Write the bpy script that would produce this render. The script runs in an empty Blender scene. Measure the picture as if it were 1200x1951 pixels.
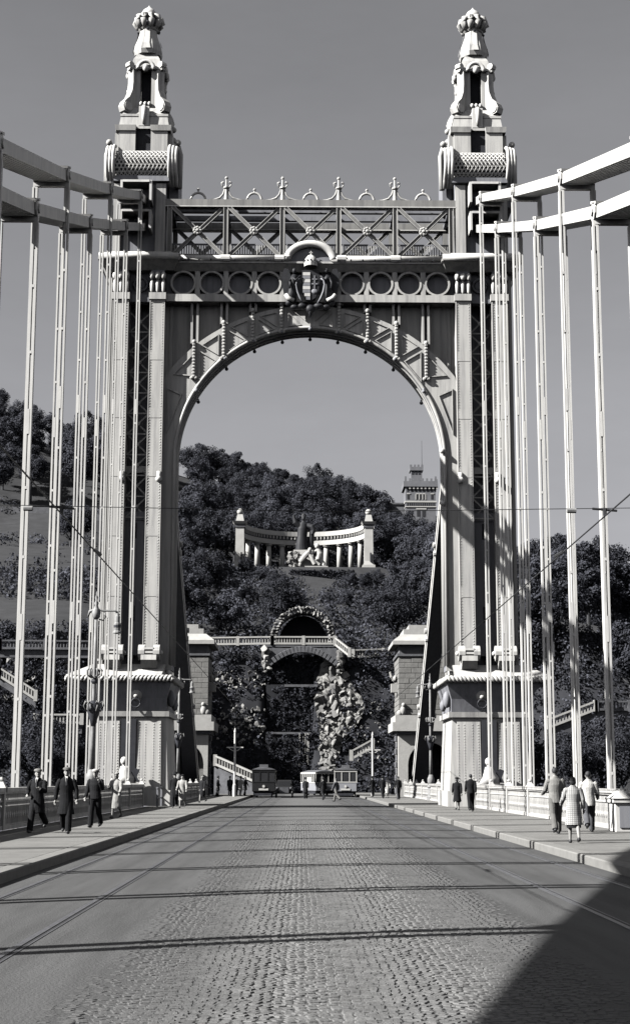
import bpy, math, random
from mathutils import Vector, Matrix
random.seed(11)
R = math.radians
SC = bpy.context.scene
COL = SC.collection

# ------------------------------------------------------------------ camera
F_PX, PITCH, YAW, ROLL = 2922.0, 0.173, 0.0086, 0.0025     # 54 mm lens on a 36 mm high frame
CAM = Vector((-0.46, 0.0, 1.65))
_r = Vector((math.cos(YAW), -math.sin(YAW), 0)); _f = Vector((math.sin(YAW), math.cos(YAW), 0)); _u = Vector((0, 0, 1))
_f2 = _f*math.cos(PITCH) + _u*math.sin(PITCH); _u2 = _u*math.cos(PITCH) - _f*math.sin(PITCH)
_r3 = _r*math.cos(ROLL) + _u2*math.sin(ROLL); _u3 = _u2*math.cos(ROLL) - _r*math.sin(ROLL)
cam_d = bpy.data.cameras.new('camera'); cam = bpy.data.objects.new('camera', cam_d); COL.objects.link(cam)
cam_d.sensor_fit = 'VERTICAL'; cam_d.sensor_height = 36.0; cam_d.lens = F_PX/1951*36
cam_d.clip_start = 0.1; cam_d.clip_end = 6000
m = Matrix((_r3, _u3, -_f2)).transposed().to_4x4(); m.translation = CAM
cam.matrix_world = m
SC.camera = cam

# ------------------------------------------------------------------ sky and sun
SUN_AZ = R(21.0)           # how far the sun stands behind the left side of the bridge
SUN_EL = math.atan(0.79*math.cos(SUN_AZ))
to_sun = Vector((-math.cos(SUN_AZ)*math.cos(SUN_EL), -math.sin(SUN_AZ)*math.cos(SUN_EL), math.sin(SUN_EL)))
world = bpy.data.worlds.new('World'); SC.world = world; world.use_nodes = True
wn = world.node_tree.nodes; wl = world.node_tree.links
sky = wn.new('ShaderNodeTexSky'); sky.sky_type = 'NISHITA'; sky.sun_disc = False
sky.sun_elevation = SUN_EL; sky.sun_rotation = math.atan2(to_sun.x, to_sun.y); sky.air_density = 1.0; sky.dust_density = 0.6; sky.ozone_density = 1.0
# the picture is a toned black-and-white print: the sky keeps only its blue channel (orthochromatic film), slightly cool
sep = wn.new('ShaderNodeSeparateColor'); wl.new(sky.outputs[0], sep.inputs[0])
cmb = wn.new('ShaderNodeCombineColor')
for ch, g in enumerate((0.366, 0.368, 0.388)):
    mu = wn.new('ShaderNodeMath'); mu.operation = 'MULTIPLY'; mu.inputs[1].default_value = g
    wl.new(sep.outputs[2], mu.inputs[0]); wl.new(mu.outputs[0], cmb.inputs[ch])
# faint unevenness of thin high haze
tcw = wn.new('ShaderNodeTexCoord'); nzw = wn.new('ShaderNodeTexNoise'); nzw.inputs['Scale'].default_value = 2.4; nzw.inputs['Detail'].default_value = 7; nzw.inputs['Roughness'].default_value = 0.62
mpw = wn.new('ShaderNodeMapping'); mpw.inputs['Scale'].default_value = (1,1,3.0); wl.new(tcw.outputs['Generated'], mpw.inputs[0]); wl.new(mpw.outputs[0], nzw.inputs['Vector'])
mrw = wn.new('ShaderNodeMapRange'); mrw.inputs[1].default_value = 0.3; mrw.inputs[2].default_value = 0.7; mrw.inputs[3].default_value = 0.9; mrw.inputs[4].default_value = 1.08; wl.new(nzw.outputs['Fac'], mrw.inputs[0])
vmw = wn.new('ShaderNodeVectorMath'); vmw.operation = 'SCALE'; wl.new(cmb.outputs[0], vmw.inputs[0]); wl.new(mrw.outputs[0], vmw.inputs['Scale'])
wl.new(vmw.outputs[0], wn['Background'].inputs[0])
wn['Background'].inputs[1].default_value = 0.08
sun_d = bpy.data.lights.new('sun', 'SUN'); sun_d.energy = 5.0; sun_d.angle = R(0.5); sun_d.color = (1.0, 0.985, 0.955)
sun = bpy.data.objects.new('sun', sun_d); COL.objects.link(sun)
sun.rotation_euler = to_sun.to_track_quat('Z', 'Y').to_euler(); sun.location = (-40, -20, 60)
SC.view_settings.view_transform = 'Standard'; SC.view_settings.look = 'None'
SC.view_settings.exposure = 1.4; SC.view_settings.gamma = 1.0; SC.view_settings.use_curve_mapping = False
SC.cycles.max_bounces = 5; SC.cycles.diffuse_bounces = 0; SC.cycles.glossy_bounces = 2; SC.cycles.transparent_max_bounces = 4
SC.cycles.use_denoising = True

# ------------------------------------------------------------------ helpers
ORG = {}
class MB:
    """collects shapes, builds ONE mesh object"""
    def __init__(s): s.v = []; s.f = []
    def add(s, vs, fs):
        o = len(s.v); s.v += [tuple(p) for p in vs]; s.f += [tuple(i+o for i in f) for f in fs]; return s
    def box(s, x0, x1, y0, y1, z0, z1):
        if x1 < x0: x0, x1 = x1, x0
        return s.add([(x0,y0,z0),(x1,y0,z0),(x1,y1,z0),(x0,y1,z0),(x0,y0,z1),(x1,y0,z1),(x1,y1,z1),(x0,y1,z1)],
                     [(0,3,2,1),(4,5,6,7),(0,1,5,4),(1,2,6,5),(2,3,7,6),(3,0,4,7)])
    def frus(s, a, b):   # a, b = (x0,x1,y0,y1,z)
        (x0,x1,y0,y1,z0),(u0,u1,w0,w1,z1) = a, b
        return s.add([(x0,y0,z0),(x1,y0,z0),(x1,y1,z0),(x0,y1,z0),(u0,w0,z1),(u1,w0,z1),(u1,w1,z1),(u0,w1,z1)],
                     [(0,3,2,1),(4,5,6,7),(0,1,5,4),(1,2,6,5),(2,3,7,6),(3,0,4,7)])
    def bar(s, p0, p1, w, d, up=(0,0,1)):
        p0, p1 = Vector(p0), Vector(p1); t = (p1-p0).normalized(); up = Vector(up)
        if abs(t.dot(up)) > 0.98: up = Vector((0,1,0))
        a = t.cross(up).normalized()*w/2; b = a.cross(t).normalized()*d/2
        vs = [p+q for p in (p0,p1) for q in (-a-b, a-b, a+b, -a+b)]
        return s.add(vs, [(0,1,2,3),(7,6,5,4),(0,4,5,1),(1,5,6,2),(2,6,7,3),(3,7,4,0)])
    def tube(s, pts, r, n=6, cap=True):
        pts = [Vector(p) for p in pts]; k = len(pts); rs = r if isinstance(r, (list,tuple)) else [r]*k
        vs = []; ref = Vector((0.13,0.21,0.97))
        for i, p in enumerate(pts):
            t = (pts[min(i+1,k-1)] - pts[max(i-1,0)]).normalized()
            if abs(t.dot(ref)) > 0.97: ref = Vector((0.9,0.4,0.1))
            a = t.cross(ref).normalized(); b = t.cross(a)
            for j in range(n):
                an = 2*math.pi*j/n; vs.append(p + (a*math.cos(an)+b*math.sin(an))*rs[i])
        fs = [(i*n+j, i*n+(j+1)%n, (i+1)*n+(j+1)%n, (i+1)*n+j) for i in range(k-1) for j in range(n)]
        if cap: fs += [tuple(range(n-1,-1,-1)), tuple((k-1)*n+j for j in range(n))]
        return s.add(vs, fs)
    def lathe(s, prof, c, n=12, rot=0.0, sx=1.0, sy=1.0):
        vs = []; k = len(prof)
        for r, z in prof:
            for j in range(n):
                an = rot+2*math.pi*j/n; vs.append((c[0]+r*sx*math.cos(an), c[1]+r*sy*math.sin(an), c[2]+z))
        fs = [(i*n+j, i*n+(j+1)%n, (i+1)*n+(j+1)%n, (i+1)*n+j) for i in range(k-1) for j in range(n)]
        fs += [tuple(range(n-1,-1,-1)), tuple((k-1)*n+j for j in range(n))]
        return s.add(vs, fs)
    def loft(s, secs, n=12):   # secs: (cx, cy, z, rx, ry)
        vs = []; k = len(secs)
        for cx, cy, z, rx, ry in secs:
            for j in range(n):
                an = 2*math.pi*j/n; vs.append((cx+rx*math.cos(an), cy+ry*math.sin(an), z))
        fs = [(i*n+j, i*n+(j+1)%n, (i+1)*n+(j+1)%n, (i+1)*n+j) for i in range(k-1) for j in range(n)]
        fs += [tuple(range(n-1,-1,-1)), tuple((k-1)*n+j for j in range(n))]
        return s.add(vs, fs)
    def prism(s, poly, y0, y1):   # poly in (x, z), extruded along y
        n = len(poly); a = sum(poly[i][0]*poly[(i+1)%n][1]-poly[(i+1)%n][0]*poly[i][1] for i in range(n))
        if a < 0: poly = poly[::-1]
        vs = [(x,y0,z) for x,z in poly]+[(x,y1,z) for x,z in poly]
        fs = [tuple(range(n)), tuple(range(2*n-1,n-1,-1))]+[(i+n, (i+1)%n+n, (i+1)%n, i) for i in range(n)]
        return s.add(vs, fs)
    def prism_x(s, poly, x0, x1):   # poly in (y, z), extruded along x
        n = len(poly); a = sum(poly[i][0]*poly[(i+1)%n][1]-poly[(i+1)%n][0]*poly[i][1] for i in range(n))
        if a < 0: poly = poly[::-1]
        if x1 < x0: x0, x1 = x1, x0
        vs = [(x0,y,z) for y,z in poly]+[(x1,y,z) for y,z in poly]
        fs = [tuple(range(n-1,-1,-1)), tuple(range(n,2*n))]+[(i, (i+1)%n, (i+1)%n+n, i+n) for i in range(n)]
        return s.add(vs, fs)
    def sphere(s, c, r, nu=8, nv=6):
        r = r if isinstance(r, (list,tuple)) else (r,r,r)
        vs = [(c[0],c[1],c[2]-r[2])]
        for i in range(1,nv):
            ph = math.pi*i/nv-math.pi/2
            for j in range(nu):
                th = 2*math.pi*j/nu; vs.append((c[0]+r[0]*math.cos(ph)*math.cos(th), c[1]+r[1]*math.cos(ph)*math.sin(th), c[2]+r[2]*math.sin(ph)))
        vs.append((c[0],c[1],c[2]+r[2])); e = len(vs)-1
        fs = [(0, 1+(j+1)%nu, 1+j) for j in range(nu)]
        fs += [(1+(i-1)*nu+j, 1+(i-1)*nu+(j+1)%nu, 1+i*nu+(j+1)%nu, 1+i*nu+j) for i in range(1,nv-1) for j in range(nu)]
        fs += [(e, 1+(nv-2)*nu+j, 1+(nv-2)*nu+(j+1)%nu) for j in range(nu)]
        return s.add(vs, fs)
    def build(s, name, mat, parent=None, smooth=False, kind=None, bevel=0.0):
        o3 = ORG.get(parent.name, (0,0,0)) if parent else (0,0,0)
        me = bpy.data.meshes.new(name)
        me.from_pydata([(x-o3[0], y-o3[1], z-o3[2]) for x,y,z in s.v], [], s.f)
        me.materials.append(mat)
        if smooth: me.shade_smooth()
        ob = bpy.data.objects.new(name, me); COL.objects.link(ob)
        if parent: ob.parent = parent; ORG[ob.name] = o3
        if kind: ob['kind'] = kind
        if bevel:
            b = ob.modifiers.new('bevel','BEVEL'); b.width = bevel; b.segments = 1; b.limit_method = 'ANGLE'
        return ob
def tag(o, label, cat, group=None, kind=None):
    o['label'] = label; o['category'] = cat
    if group: o['group'] = group
    if kind: o['kind'] = kind
    return o
def thing(name, label, cat, loc=(0,0,0), rz=0.0, group=None, world=True):
    """an Empty at the thing's base; with world=True parts are given in world coordinates"""
    o = bpy.data.objects.new(name, None); COL.objects.link(o); o.location = loc; o.rotation_euler = (0,0,rz)
    o.empty_display_size = 0.3
    ORG[o.name] = tuple(loc) if world else (0,0,0)
    return tag(o, label, cat, group)
def struct(o): o['kind'] = 'structure'; return o
def inst(name, mesh, parent, loc, rot=(0,0,0), scale=(1,1,1)):
    """a part that shares mesh data with its alikes"""
    ob = bpy.data.objects.new(name, mesh); COL.objects.link(ob); ob.parent = parent
    o3 = ORG.get(parent.name, (0,0,0)) if parent else (0,0,0)
    ob.location = (loc[0]-o3[0], loc[1]-o3[1], loc[2]-o3[2]); ob.rotation_euler = rot; ob.scale = scale
    return ob
def copy_tree(o, parent=None):
    c = o.copy(); COL.objects.link(c)
    if parent: c.parent = parent; c.matrix_parent_inverse = o.matrix_parent_inverse
    for ch in list(o.children): copy_tree(ch, c)
    return c

# ------------------------------------------------------------------ materials (a grey-toned place)
def mat(name, v, rough=0.7, var=0.15, scale=3.0, bump=0.0, bscale=30.0, tint=(1,1,1), stretch=(1,1,1), metal=0.0, spec=0.3, dark=None, streak=0.0, rnd=0.0):
    mt = bpy.data.materials.new(name); mt.use_nodes = True
    nt = mt.node_tree; n = nt.nodes; l = nt.links; b = n['Principled BSDF']
    b.inputs['Roughness'].default_value = rough; b.inputs['Metallic'].default_value = metal
    b.inputs['Specular IOR Level'].default_value = spec
    geo = n.new('ShaderNodeNewGeometry'); mp = n.new('ShaderNodeMapping'); mp.inputs['Scale'].default_value = stretch
    l.new(geo.outputs['Position'], mp.inputs['Vector'])
    nz = n.new('ShaderNodeTexNoise'); nz.inputs['Scale'].default_value = scale; nz.inputs['Detail'].default_value = 5; nz.inputs['Roughness'].default_value = 0.65
    l.new(mp.outputs[0], nz.inputs['Vector'])
    cr = n.new('ShaderNodeValToRGB'); e = cr.color_ramp.elements
    lo = v*(1-var) if dark is None else dark; hi = min(0.95, v*(1+var))
    e[0].position = 0.3; e[0].color = (lo*tint[0], lo*tint[1], lo*tint[2], 1); e[1].position = 0.7; e[1].color = (hi*tint[0], hi*tint[1], hi*tint[2], 1)
    l.new(nz.outputs['Fac'], cr.inputs['Fac']); col = cr.outputs[0]
    def mult(col, src, lo_, p0, p1):
        c2 = n.new('ShaderNodeValToRGB'); q = c2.color_ramp.elements; q[0].position = p0; q[0].color = (lo_,lo_,lo_*1.03,1); q[1].position = p1; q[1].color = (1,1,1,1)
        l.new(src, c2.inputs['Fac']); mx = n.new('ShaderNodeMix'); mx.data_type = 'RGBA'; mx.blend_type = 'MULTIPLY'; mx.inputs['Factor'].default_value = 1.0
        l.new(col, mx.inputs['A']); l.new(c2.outputs[0], mx.inputs['B']); return mx.outputs['Result']
    if streak:      # rain streaks, rust and soot running down
        m2 = n.new('ShaderNodeMapping'); m2.inputs['Scale'].default_value = (3.2,3.2,0.16); l.new(geo.outputs['Position'], m2.inputs['Vector'])
        n2 = n.new('ShaderNodeTexNoise'); n2.inputs['Scale'].default_value = 1.0; n2.inputs['Detail'].default_value = 6; n2.inputs['Roughness'].default_value = 0.7; l.new(m2.outputs[0], n2.inputs['Vector'])
        col = mult(col, n2.outputs['Fac'], 1-streak, 0.34, 0.56)
    if rnd:
        oi = n.new('ShaderNodeObjectInfo'); col = mult(col, oi.outputs['Random'], 1-rnd, 0.0, 1.0)
    l.new(col, b.inputs['Base Color'])
    if bump:
        nb = n.new('ShaderNodeTexNoise'); nb.inputs['Scale'].default_value = bscale; nb.inputs['Detail'].default_value = 4
        l.new(geo.outputs['Position'], nb.inputs['Vector'])
        bp = n.new('ShaderNodeBump'); bp.inputs['Strength'].default_value = bump; bp.inputs['Distance'].default_value = 0.03
        l.new(nb.outputs['Fac'], bp.inputs['Height']); l.new(bp.outputs[0], b.inputs['Normal'])
    return mt
COOL = (0.965, 0.98, 1.06); NAVY = (0.92, 0.955, 1.14); WARM = (1.0, 0.988, 0.955)
M = {}
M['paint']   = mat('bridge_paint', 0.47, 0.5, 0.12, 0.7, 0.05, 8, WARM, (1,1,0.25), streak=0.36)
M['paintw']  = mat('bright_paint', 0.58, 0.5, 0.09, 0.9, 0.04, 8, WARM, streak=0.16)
M['paintd']  = mat('deck_and_recess_shade_paint', 0.22, 0.6, 0.14, 0.8, 0.05, 8, COOL, (1,1,0.3), streak=0.3)  # deck grey; on the tower it puts the shade of recesses into the colour
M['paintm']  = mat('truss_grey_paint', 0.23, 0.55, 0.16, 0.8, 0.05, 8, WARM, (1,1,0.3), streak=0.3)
M['iron']    = mat('dark_iron', 0.03, 0.55, 0.3, 3, 0.1, 20, NAVY)
M['ironl']   = mat('lamp_iron', 0.20, 0.6, 0.3, 4, 0.1, 20, (1,1,1))
M['bronze']  = mat('dark_bronze', 0.018, 0.6, 0.4, 6, 0.2, 25, NAVY)
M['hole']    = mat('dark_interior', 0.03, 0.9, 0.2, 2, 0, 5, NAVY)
M['glass']   = mat('window_glass', 0.025, 0.12, 0.2, 1, 0, 5, COOL, spec=0.6)
M['asphalt'] = mat('asphalt_lane', 0.066, 0.85, 0.30, 0.9, 0.6, 45, (0.99,0.995,1.01), (2.2,0.14,1))
M['sett']    = mat('granite_sett', 0.112, 0.8, 0.35, 5.0, 0.4, 40, (1,1,1))
M['settbed'] = mat('sett_joint_sand', 0.055, 0.95, 0.3, 8, 0.4, 60, COOL)
M['walk']    = mat('pavement_asphalt', 0.15, 0.9, 0.16, 0.9, 0.35, 60, WARM)
M['kerb']    = mat('kerb_granite', 0.17, 0.85, 0.14, 2.5, 0.3, 30, WARM)
M['rail']    = mat('rail_steel', 0.085, 0.45, 0.2, 3, 0, 5, COOL, metal=0.1)
M['groove']  = mat('rail_groove', 0.03, 0.9, 0.2, 3, 0, 5, COOL)
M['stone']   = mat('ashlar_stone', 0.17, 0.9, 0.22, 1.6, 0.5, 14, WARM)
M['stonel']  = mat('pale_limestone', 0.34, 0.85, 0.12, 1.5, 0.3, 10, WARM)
M['stoned']  = mat('weathered_and_shaded_stone', 0.10, 0.9, 0.3, 1.5, 0.5, 10, COOL)  # weathered stone, also carries the shade of the shaded balustrades
M['marble']  = mat('white_marble', 0.40, 0.7, 0.10, 0.8, 0.2, 6, WARM)
M['rock']    = mat('pale_rock', 0.27, 0.95, 0.35, 0.9, 0.8, 3, WARM, rnd=0.6)
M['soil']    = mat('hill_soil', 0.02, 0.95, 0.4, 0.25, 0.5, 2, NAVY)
M['grass']   = mat('hill_grass', 0.028, 0.95, 0.3, 0.4, 0.6, 4, COOL)
M['square']  = mat('square_paving', 0.07, 0.9, 0.2, 0.6, 0.3, 20, COOL)
M['water']   = mat('river_water', 0.06, 0.12, 0.2, 0.3, 0.3, 1.5, COOL, spec=0.5)
M['brick']   = mat('castle_brick', 0.14, 0.9, 0.2, 0.5, 0.3, 5, COOL)
M['bark']    = mat('tree_bark', 0.05, 0.95, 0.3, 3, 0.4, 10, COOL)
M['wire']    = mat('copper_wire', 0.03, 0.6, 0.1, 3, 0, 5, COOL)
def leafmat(name, v):
    mt = mat(name, v, 0.85, 0.45, 0.35, 0, 5, NAVY, spec=0.06)
    nt = mt.node_tree; n = nt.nodes; l = nt.links; b = n['Principled BSDF']; out = n['Material Output']
    tr = n.new('ShaderNodeBsdfTranslucent'); tr.inputs['Color'].default_value = (v*1.12, v*1.16, v*1.38, 1)
    mx = n.new('ShaderNodeMixShader'); mx.inputs['Fac'].default_value = 0.18
    l.new(b.outputs[0], mx.inputs[1]); l.new(tr.outputs[0], mx.inputs[2]); l.new(mx.outputs[0], out.inputs['Surface'])
    return mt
M['leaf']  = leafmat('broad_leaves', 0.058)
M['leafd'] = leafmat('dark_leaves', 0.042)
M['leafl'] = leafmat('pale_leaves', 0.082)
# ================================================================== the bridge deck, carriageway and pavements
DY, Y0K = 6.756, 52.87
def YK(k): return Y0K + DY*k
def crown(x): return 0.05*(1-min(1.0, abs(x)/5.2)**2)
# deck body
b = MB(); b.box(-11.9, 11.9, -45, 150, -1.0, -0.35); struct(b.build('bridge_deck', M['paintd']))
# carriageway: asphalt lanes either side, sett lane in the middle
def strip(xs, y0, y1, ny, dz=0.0):
    b = MB(); vs = []; n = len(xs)
    for j in range(ny+1):
        y = y0+(y1-y0)*j/ny
        for x in xs: vs.append((x, y, crown(x)+dz))
    fs = [(j*n+i, j*n+i+1, (j+1)*n+i+1, (j+1)*n+i) for j in range(ny) for i in range(n-1)]
    return b.add(vs, fs)
xs = [-5.25+0.3*i for i in range(36)]
road = strip(xs, -45, 188, 60, -0.0035).build('carriageway', M['asphalt']); struct(road)
# road bed under the setts shows as joints; setts far away come from the material
settfar = bpy.data.materials.new('far_setts'); settfar.use_nodes = True
nt = settfar.node_tree; n = nt.nodes; l = nt.links; bs = n['Principled BSDF']; bs.inputs['Roughness'].default_value = 0.85
geo = n.new('ShaderNodeNewGeometry'); vo = n.new('ShaderNodeTexVoronoi'); vo.inputs['Scale'].default_value = 7.5; vo.feature = 'F1'
nz = n.new('ShaderNodeTexNoise'); nz.inputs['Scale'].default_value = 1.3
l.new(geo.outputs['Position'], vo.inputs['Vector']); l.new(geo.outputs['Position'], nz.inputs['Vector'])
mx = n.new('ShaderNodeMix'); mx.data_type = 'RGBA'; l.new(nz.outputs['Fac'], mx.inputs['Factor'])
mx.inputs['A'].default_value = (0.075,0.075,0.075,1); mx.inputs['B'].default_value = (0.10,0.10,0.10,1)
ga = n.new('ShaderNodeSeparateXYZ'); l.new(geo.outputs['Position'], ga.inputs[0]); ab = n.new('ShaderNodeMath'); ab.operation = 'ABSOLUTE'; l.new(ga.outputs[0], ab.inputs[0])
mr = n.new('ShaderNodeMapRange'); mr.inputs[1].default_value = 0.9; mr.inputs[2].default_value = 2.15; l.new(ab.outputs[0], mr.inputs[0])
m3 = n.new('ShaderNodeMix'); m3.data_type = 'RGBA'; l.new(mr.outputs[0], m3.inputs['Factor']); l.new(mx.outputs['Result'], m3.inputs['A']); m3.inputs['B'].default_value = (0.066,0.066,0.067,1)
l.new(m3.outputs['Result'], bs.inputs['Base Color'])
bp = n.new('ShaderNodeBump'); bp.inputs['Strength'].default_value = 0.7; bp.inputs['Distance'].default_value = 0.02; bp.invert = True
l.new(vo.outputs['Distance'], bp.inputs['Height']); l.new(bp.outputs[0], bs.inputs['Normal'])
SETT_END = 62.0
bed = strip([-2.2+0.22*i for i in range(21)], 4, SETT_END, 40, -0.006).build('sett_bed', M['settbed']); bed.parent = road
far = strip([-2.2+0.22*i for i in range(21)], SETT_END, 187, 40, 0.0).build('sett_lane', settfar); far.parent = road
# tar film spreading over the setts towards the asphalt lanes
nt = M['sett'].node_tree; n = nt.nodes; l = nt.links; bs = n['Principled BSDF']; src = bs.inputs['Base Color'].links[0].from_socket
geo = n.new('ShaderNodeNewGeometry'); sx_ = n.new('ShaderNodeSeparateXYZ'); l.new(geo.outputs['Position'], sx_.inputs[0])
ab = n.new('ShaderNodeMath'); ab.operation = 'ABSOLUTE'; l.new(sx_.outputs[0], ab.inputs[0])
nz = n.new('ShaderNodeTexNoise'); nz.inputs['Scale'].default_value = 0.8; nz.inputs['Detail'].default_value = 6; l.new(geo.outputs['Position'], nz.inputs['Vector'])
ad = n.new('ShaderNodeMath'); ad.operation = 'MULTIPLY_ADD'; ad.inputs[1].default_value = 1.6; l.new(nz.outputs['Fac'], ad.inputs[0]); l.new(ab.outputs[0], ad.inputs[2])
mr = n.new('ShaderNodeMapRange'); mr.inputs[1].default_value = 1.6; mr.inputs[2].default_value = 2.9; l.new(ad.outputs[0], mr.inputs[0])
mx = n.new('ShaderNodeMix'); mx.data_type = 'RGBA'; l.new(mr.outputs[0], mx.inputs['Factor']); l.new(src, mx.inputs['A']); mx.inputs['B'].default_value = (0.066,0.066,0.067,1)
l.new(mx.outputs['Result'], bs.inputs['Base Color'])
# setts in segmental arcs
def sett_mesh_data(cx, cy, a, w, d, h, z):
    ca, sa = math.cos(a), math.sin(a); vs = []
    for k, (hw, hd, zz) in enumerate(((w/2, d/2, z-0.012), (w/2-0.007, d/2-0.007, z+h))):
        for px, py in ((-hw,-hd),(hw,-hd),(hw,hd),(-hw,hd)):
            vs.append((cx+px*ca-py*sa, cy+px*sa+py*ca, zz))
    return vs, [(4,5,6,7),(0,1,5,4),(1,2,6,5),(2,3,7,6),(3,0,4,7)]
rs = random.Random(5)
def vn(x, y): return 0.5+0.5*math.sin(x*1.9+1.3*math.sin(y*0.9))*math.sin(y*0.63+x*0.7)
setts = []
FAN, SP = 1.30, 0.080
y = 8.2
row = 0
while y < SETT_END:
    wob = 0.05*math.sin(row*0.37)
    for fi in range(-3, 3):
        x0 = (fi+0.5)*FAN + 0.65
        nst = 16
        sh = 0.5*(row % 2) + rs.uniform(-0.18,0.18)
        for i in range(nst):
            u = (i+0.25+sh*0.5)/nst*2-1 + rs.uniform(-0.02,0.02)
            x = x0 + u*FAN/2
            if abs(x) > 2.5: continue
            yy = y + 0.20*(1-u*u) + rs.uniform(-0.008,0.008)
            ang = math.atan(-2*u*0.20/(FAN/2)) + rs.uniform(-0.08,0.08)
            setts.append((x+rs.uniform(-0.008,0.008), yy, ang, SP*rs.uniform(0.88,1.0), SP*rs.uniform(0.86,1.0), rs.uniform(0.003,0.011)-0.0135*min(1,max(0,(abs(x)-1.35)/1.1))**1.3-0.004*vn(x,yy)))
    y += SP*1.03; row += 1
setts.sort(key=lambda s: s[1])
setts = [s for s in setts if s[5] > -0.002]
shown = [s for s in setts if s[1] > 10.4 and -1.7 < s[0] < 1.0 and s[5] > 0.002]
near = shown[:300]; ns = set(near)
base = []
for q in range(6):
    b = MB(); b.add(*sett_mesh_data(0,0,0,1,1,1,0)); me = bpy.data.meshes.new('sett')
    # unit sett: scaled per piece
    vs = []
    for (hw, z) in ((0.5,-0.3),(0.42-0.015*q,1.0)):
        vs += [(-hw,-hw,z),(hw,-hw*(0.95+0.02*q),z),(hw,hw,z),(-hw*(0.96),hw,z)]
    me.from_pydata(vs, [], [(4,5,6,7),(0,1,5,4),(1,2,6,5),(2,3,7,6),(3,0,4,7)]); me.materials.append(M['sett']); base.append(me)
for i, (x, yy, a, w, d, h) in enumerate(near):
    inst('sett', base[i%6], road, (x, yy, crown(x)), (0,0,a), (w,d,h))
b = MB()
for s in setts:
    if s in ns: continue
    x, yy, a, w, d, h = s
    b.add(*sett_mesh_data(x, yy, a, w, d, h, crown(x)))
o = b.build('setts', M['sett'], road, kind='stuff')
# tram rails
for sx in (-1, 1):
    for xr in (3.22, 4.66):
        b = MB(); x = sx*xr; z = crown(x)
        b.box(x-0.055, x+0.015, -40, 186, z-0.1, z+0.006)
        r_ = b.build('tram_rail', M['rail'])
        struct(r_)
        g = MB(); g.box(x+0.016, x+0.06, -40, 186, z-0.1, z-0.001); g.build('groove', M['groove'], r_)
        g = MB(); g.box(x+0.061, x+0.08, -40, 186, z-0.1, z+0.004); g.build('guard', M['rail'], r_)
# kerbs and pavements
KX, WX = 5.25, 9.15
for sx in (-1, 1):
    b = MB(); b.box(sx*KX, sx*(KX+0.34), -45, 187, -0.25, 0.172)
    struct(b.build('kerb_left' if sx < 0 else 'kerb_right', M['kerb'], bevel=0.025))
    b = MB(); b.box(sx*(KX+0.344), sx*WX, -45, 187, -0.25, 0.168)
    struct(b.build('pavement_left' if sx < 0 else 'pavement_right', M['walk']))
    b = MB(); b.box(sx*9.4, sx*11.9, -45, 128, -0.34, -0.12); struct(b.build('deck_edge_girder', M['paintd']))

# ================================================================== parapets
def parapet(sx, y0, y1, label, cells):
    t = thing('parapet', label, 'parapet', (sx*9.3, (y0+y1)/2, 0.168))
    X = sx*9.3
    nposts = cells+1; L = (y1-y0)/cells
    for i in range(nposts):
        y = y0+L*i
        b = MB(); b.box(X-0.13, X+0.13, y-0.13, y+0.13, 0.168, 1.40); b.frus((X-0.17,X+0.17,y-0.17,y+0.17,1.40),(X-0.06,X+0.06,y-0.06,y+0.06,1.58))
        b.sphere((X,y,1.64),0.075,6,5)
        b.build('post', M['paint'], t)
    for i in range(cells):
        a, c = y0+L*i+0.13, y0+L*(i+1)-0.13
        b = MB(); b.prism_x([(a,1.28),(c,1.28),(c,1.40),(a,1.40)], X-0.17, X+0.17); b.box(X-0.12,X+0.12,a,c,1.22,1.28); b.build('top_rail', M['paint'], t)
        b = MB(); b.box(X-0.08,X+0.08,a,c,0.98,1.04); b.build('middle_rail', M['paint'], t)
        b = MB(); b.box(X-0.10,X+0.10,a,c,0.168,0.30); b.build('base_rail', M['paint'], t)
        b = MB(); b.box(X-0.03,X+0.03,a,c,0.30,0.86); b.build('panel', M['paint'], t)
        b = MB(); nb = int((c-a)/0.16)
        for q in range(nb):
            y = a+(q+0.5)*(c-a)/nb
            b.box(X-0.05,X+0.05,y-0.045,y+0.045,1.04,1.22)            # upper openwork row
            b.box(X-0.045,X+0.045,y-0.04,y+0.04,0.86,0.98)
            b.box(X-0.062,X+0.062,y-0.028,y+0.028,0.34,0.84)
            if q % 2 == 0: b.prism_x([(y,0.72),(y+0.10,0.60),(y,0.48),(y-0.10,0.60)], X-0.075, X+0.075)
        b.build('ornament_bars', M['paint'], t, kind='stuff')
    return t
parapet(-1, YK(-6), YK(5), 'ornamental iron parapet in shade along the left pavement before the tower', 11)
parapet(1, YK(-6), YK(5), 'sunlit ornamental iron parapet along the right pavement before the tower', 11)
parapet(-1, 96.5, 146, 'iron parapet along the left pavement beyond the tower', 7)
parapet(1, 96.5, 146, 'sunlit iron parapet beyond the tower, in front of the right pavilion', 7)
# pedestal standing in the near right parapet
t = thing('parapet_pedestal', 'square white parapet pedestal with sunken panel at the right picture edge', 'pedestal', (9.0, 46.1, 0.168))
b = MB(); b.box(8.72,9.55,45.6,46.7,0.168,1.02); b.build('block', M['paintw'], t, bevel=0.02)
b = MB(); b.box(8.66,9.62,45.53,46.77,1.02,1.14); b.frus((8.62,9.66,45.5,46.8,1.14),(8.95,9.4,45.9,46.4,1.36)); b.build('cap', M['paintw'], t)
b = MB(); b.box(8.84,9.44,45.57,45.6,0.3,0.92); b.build('panel', M['paintd'], t)
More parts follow.
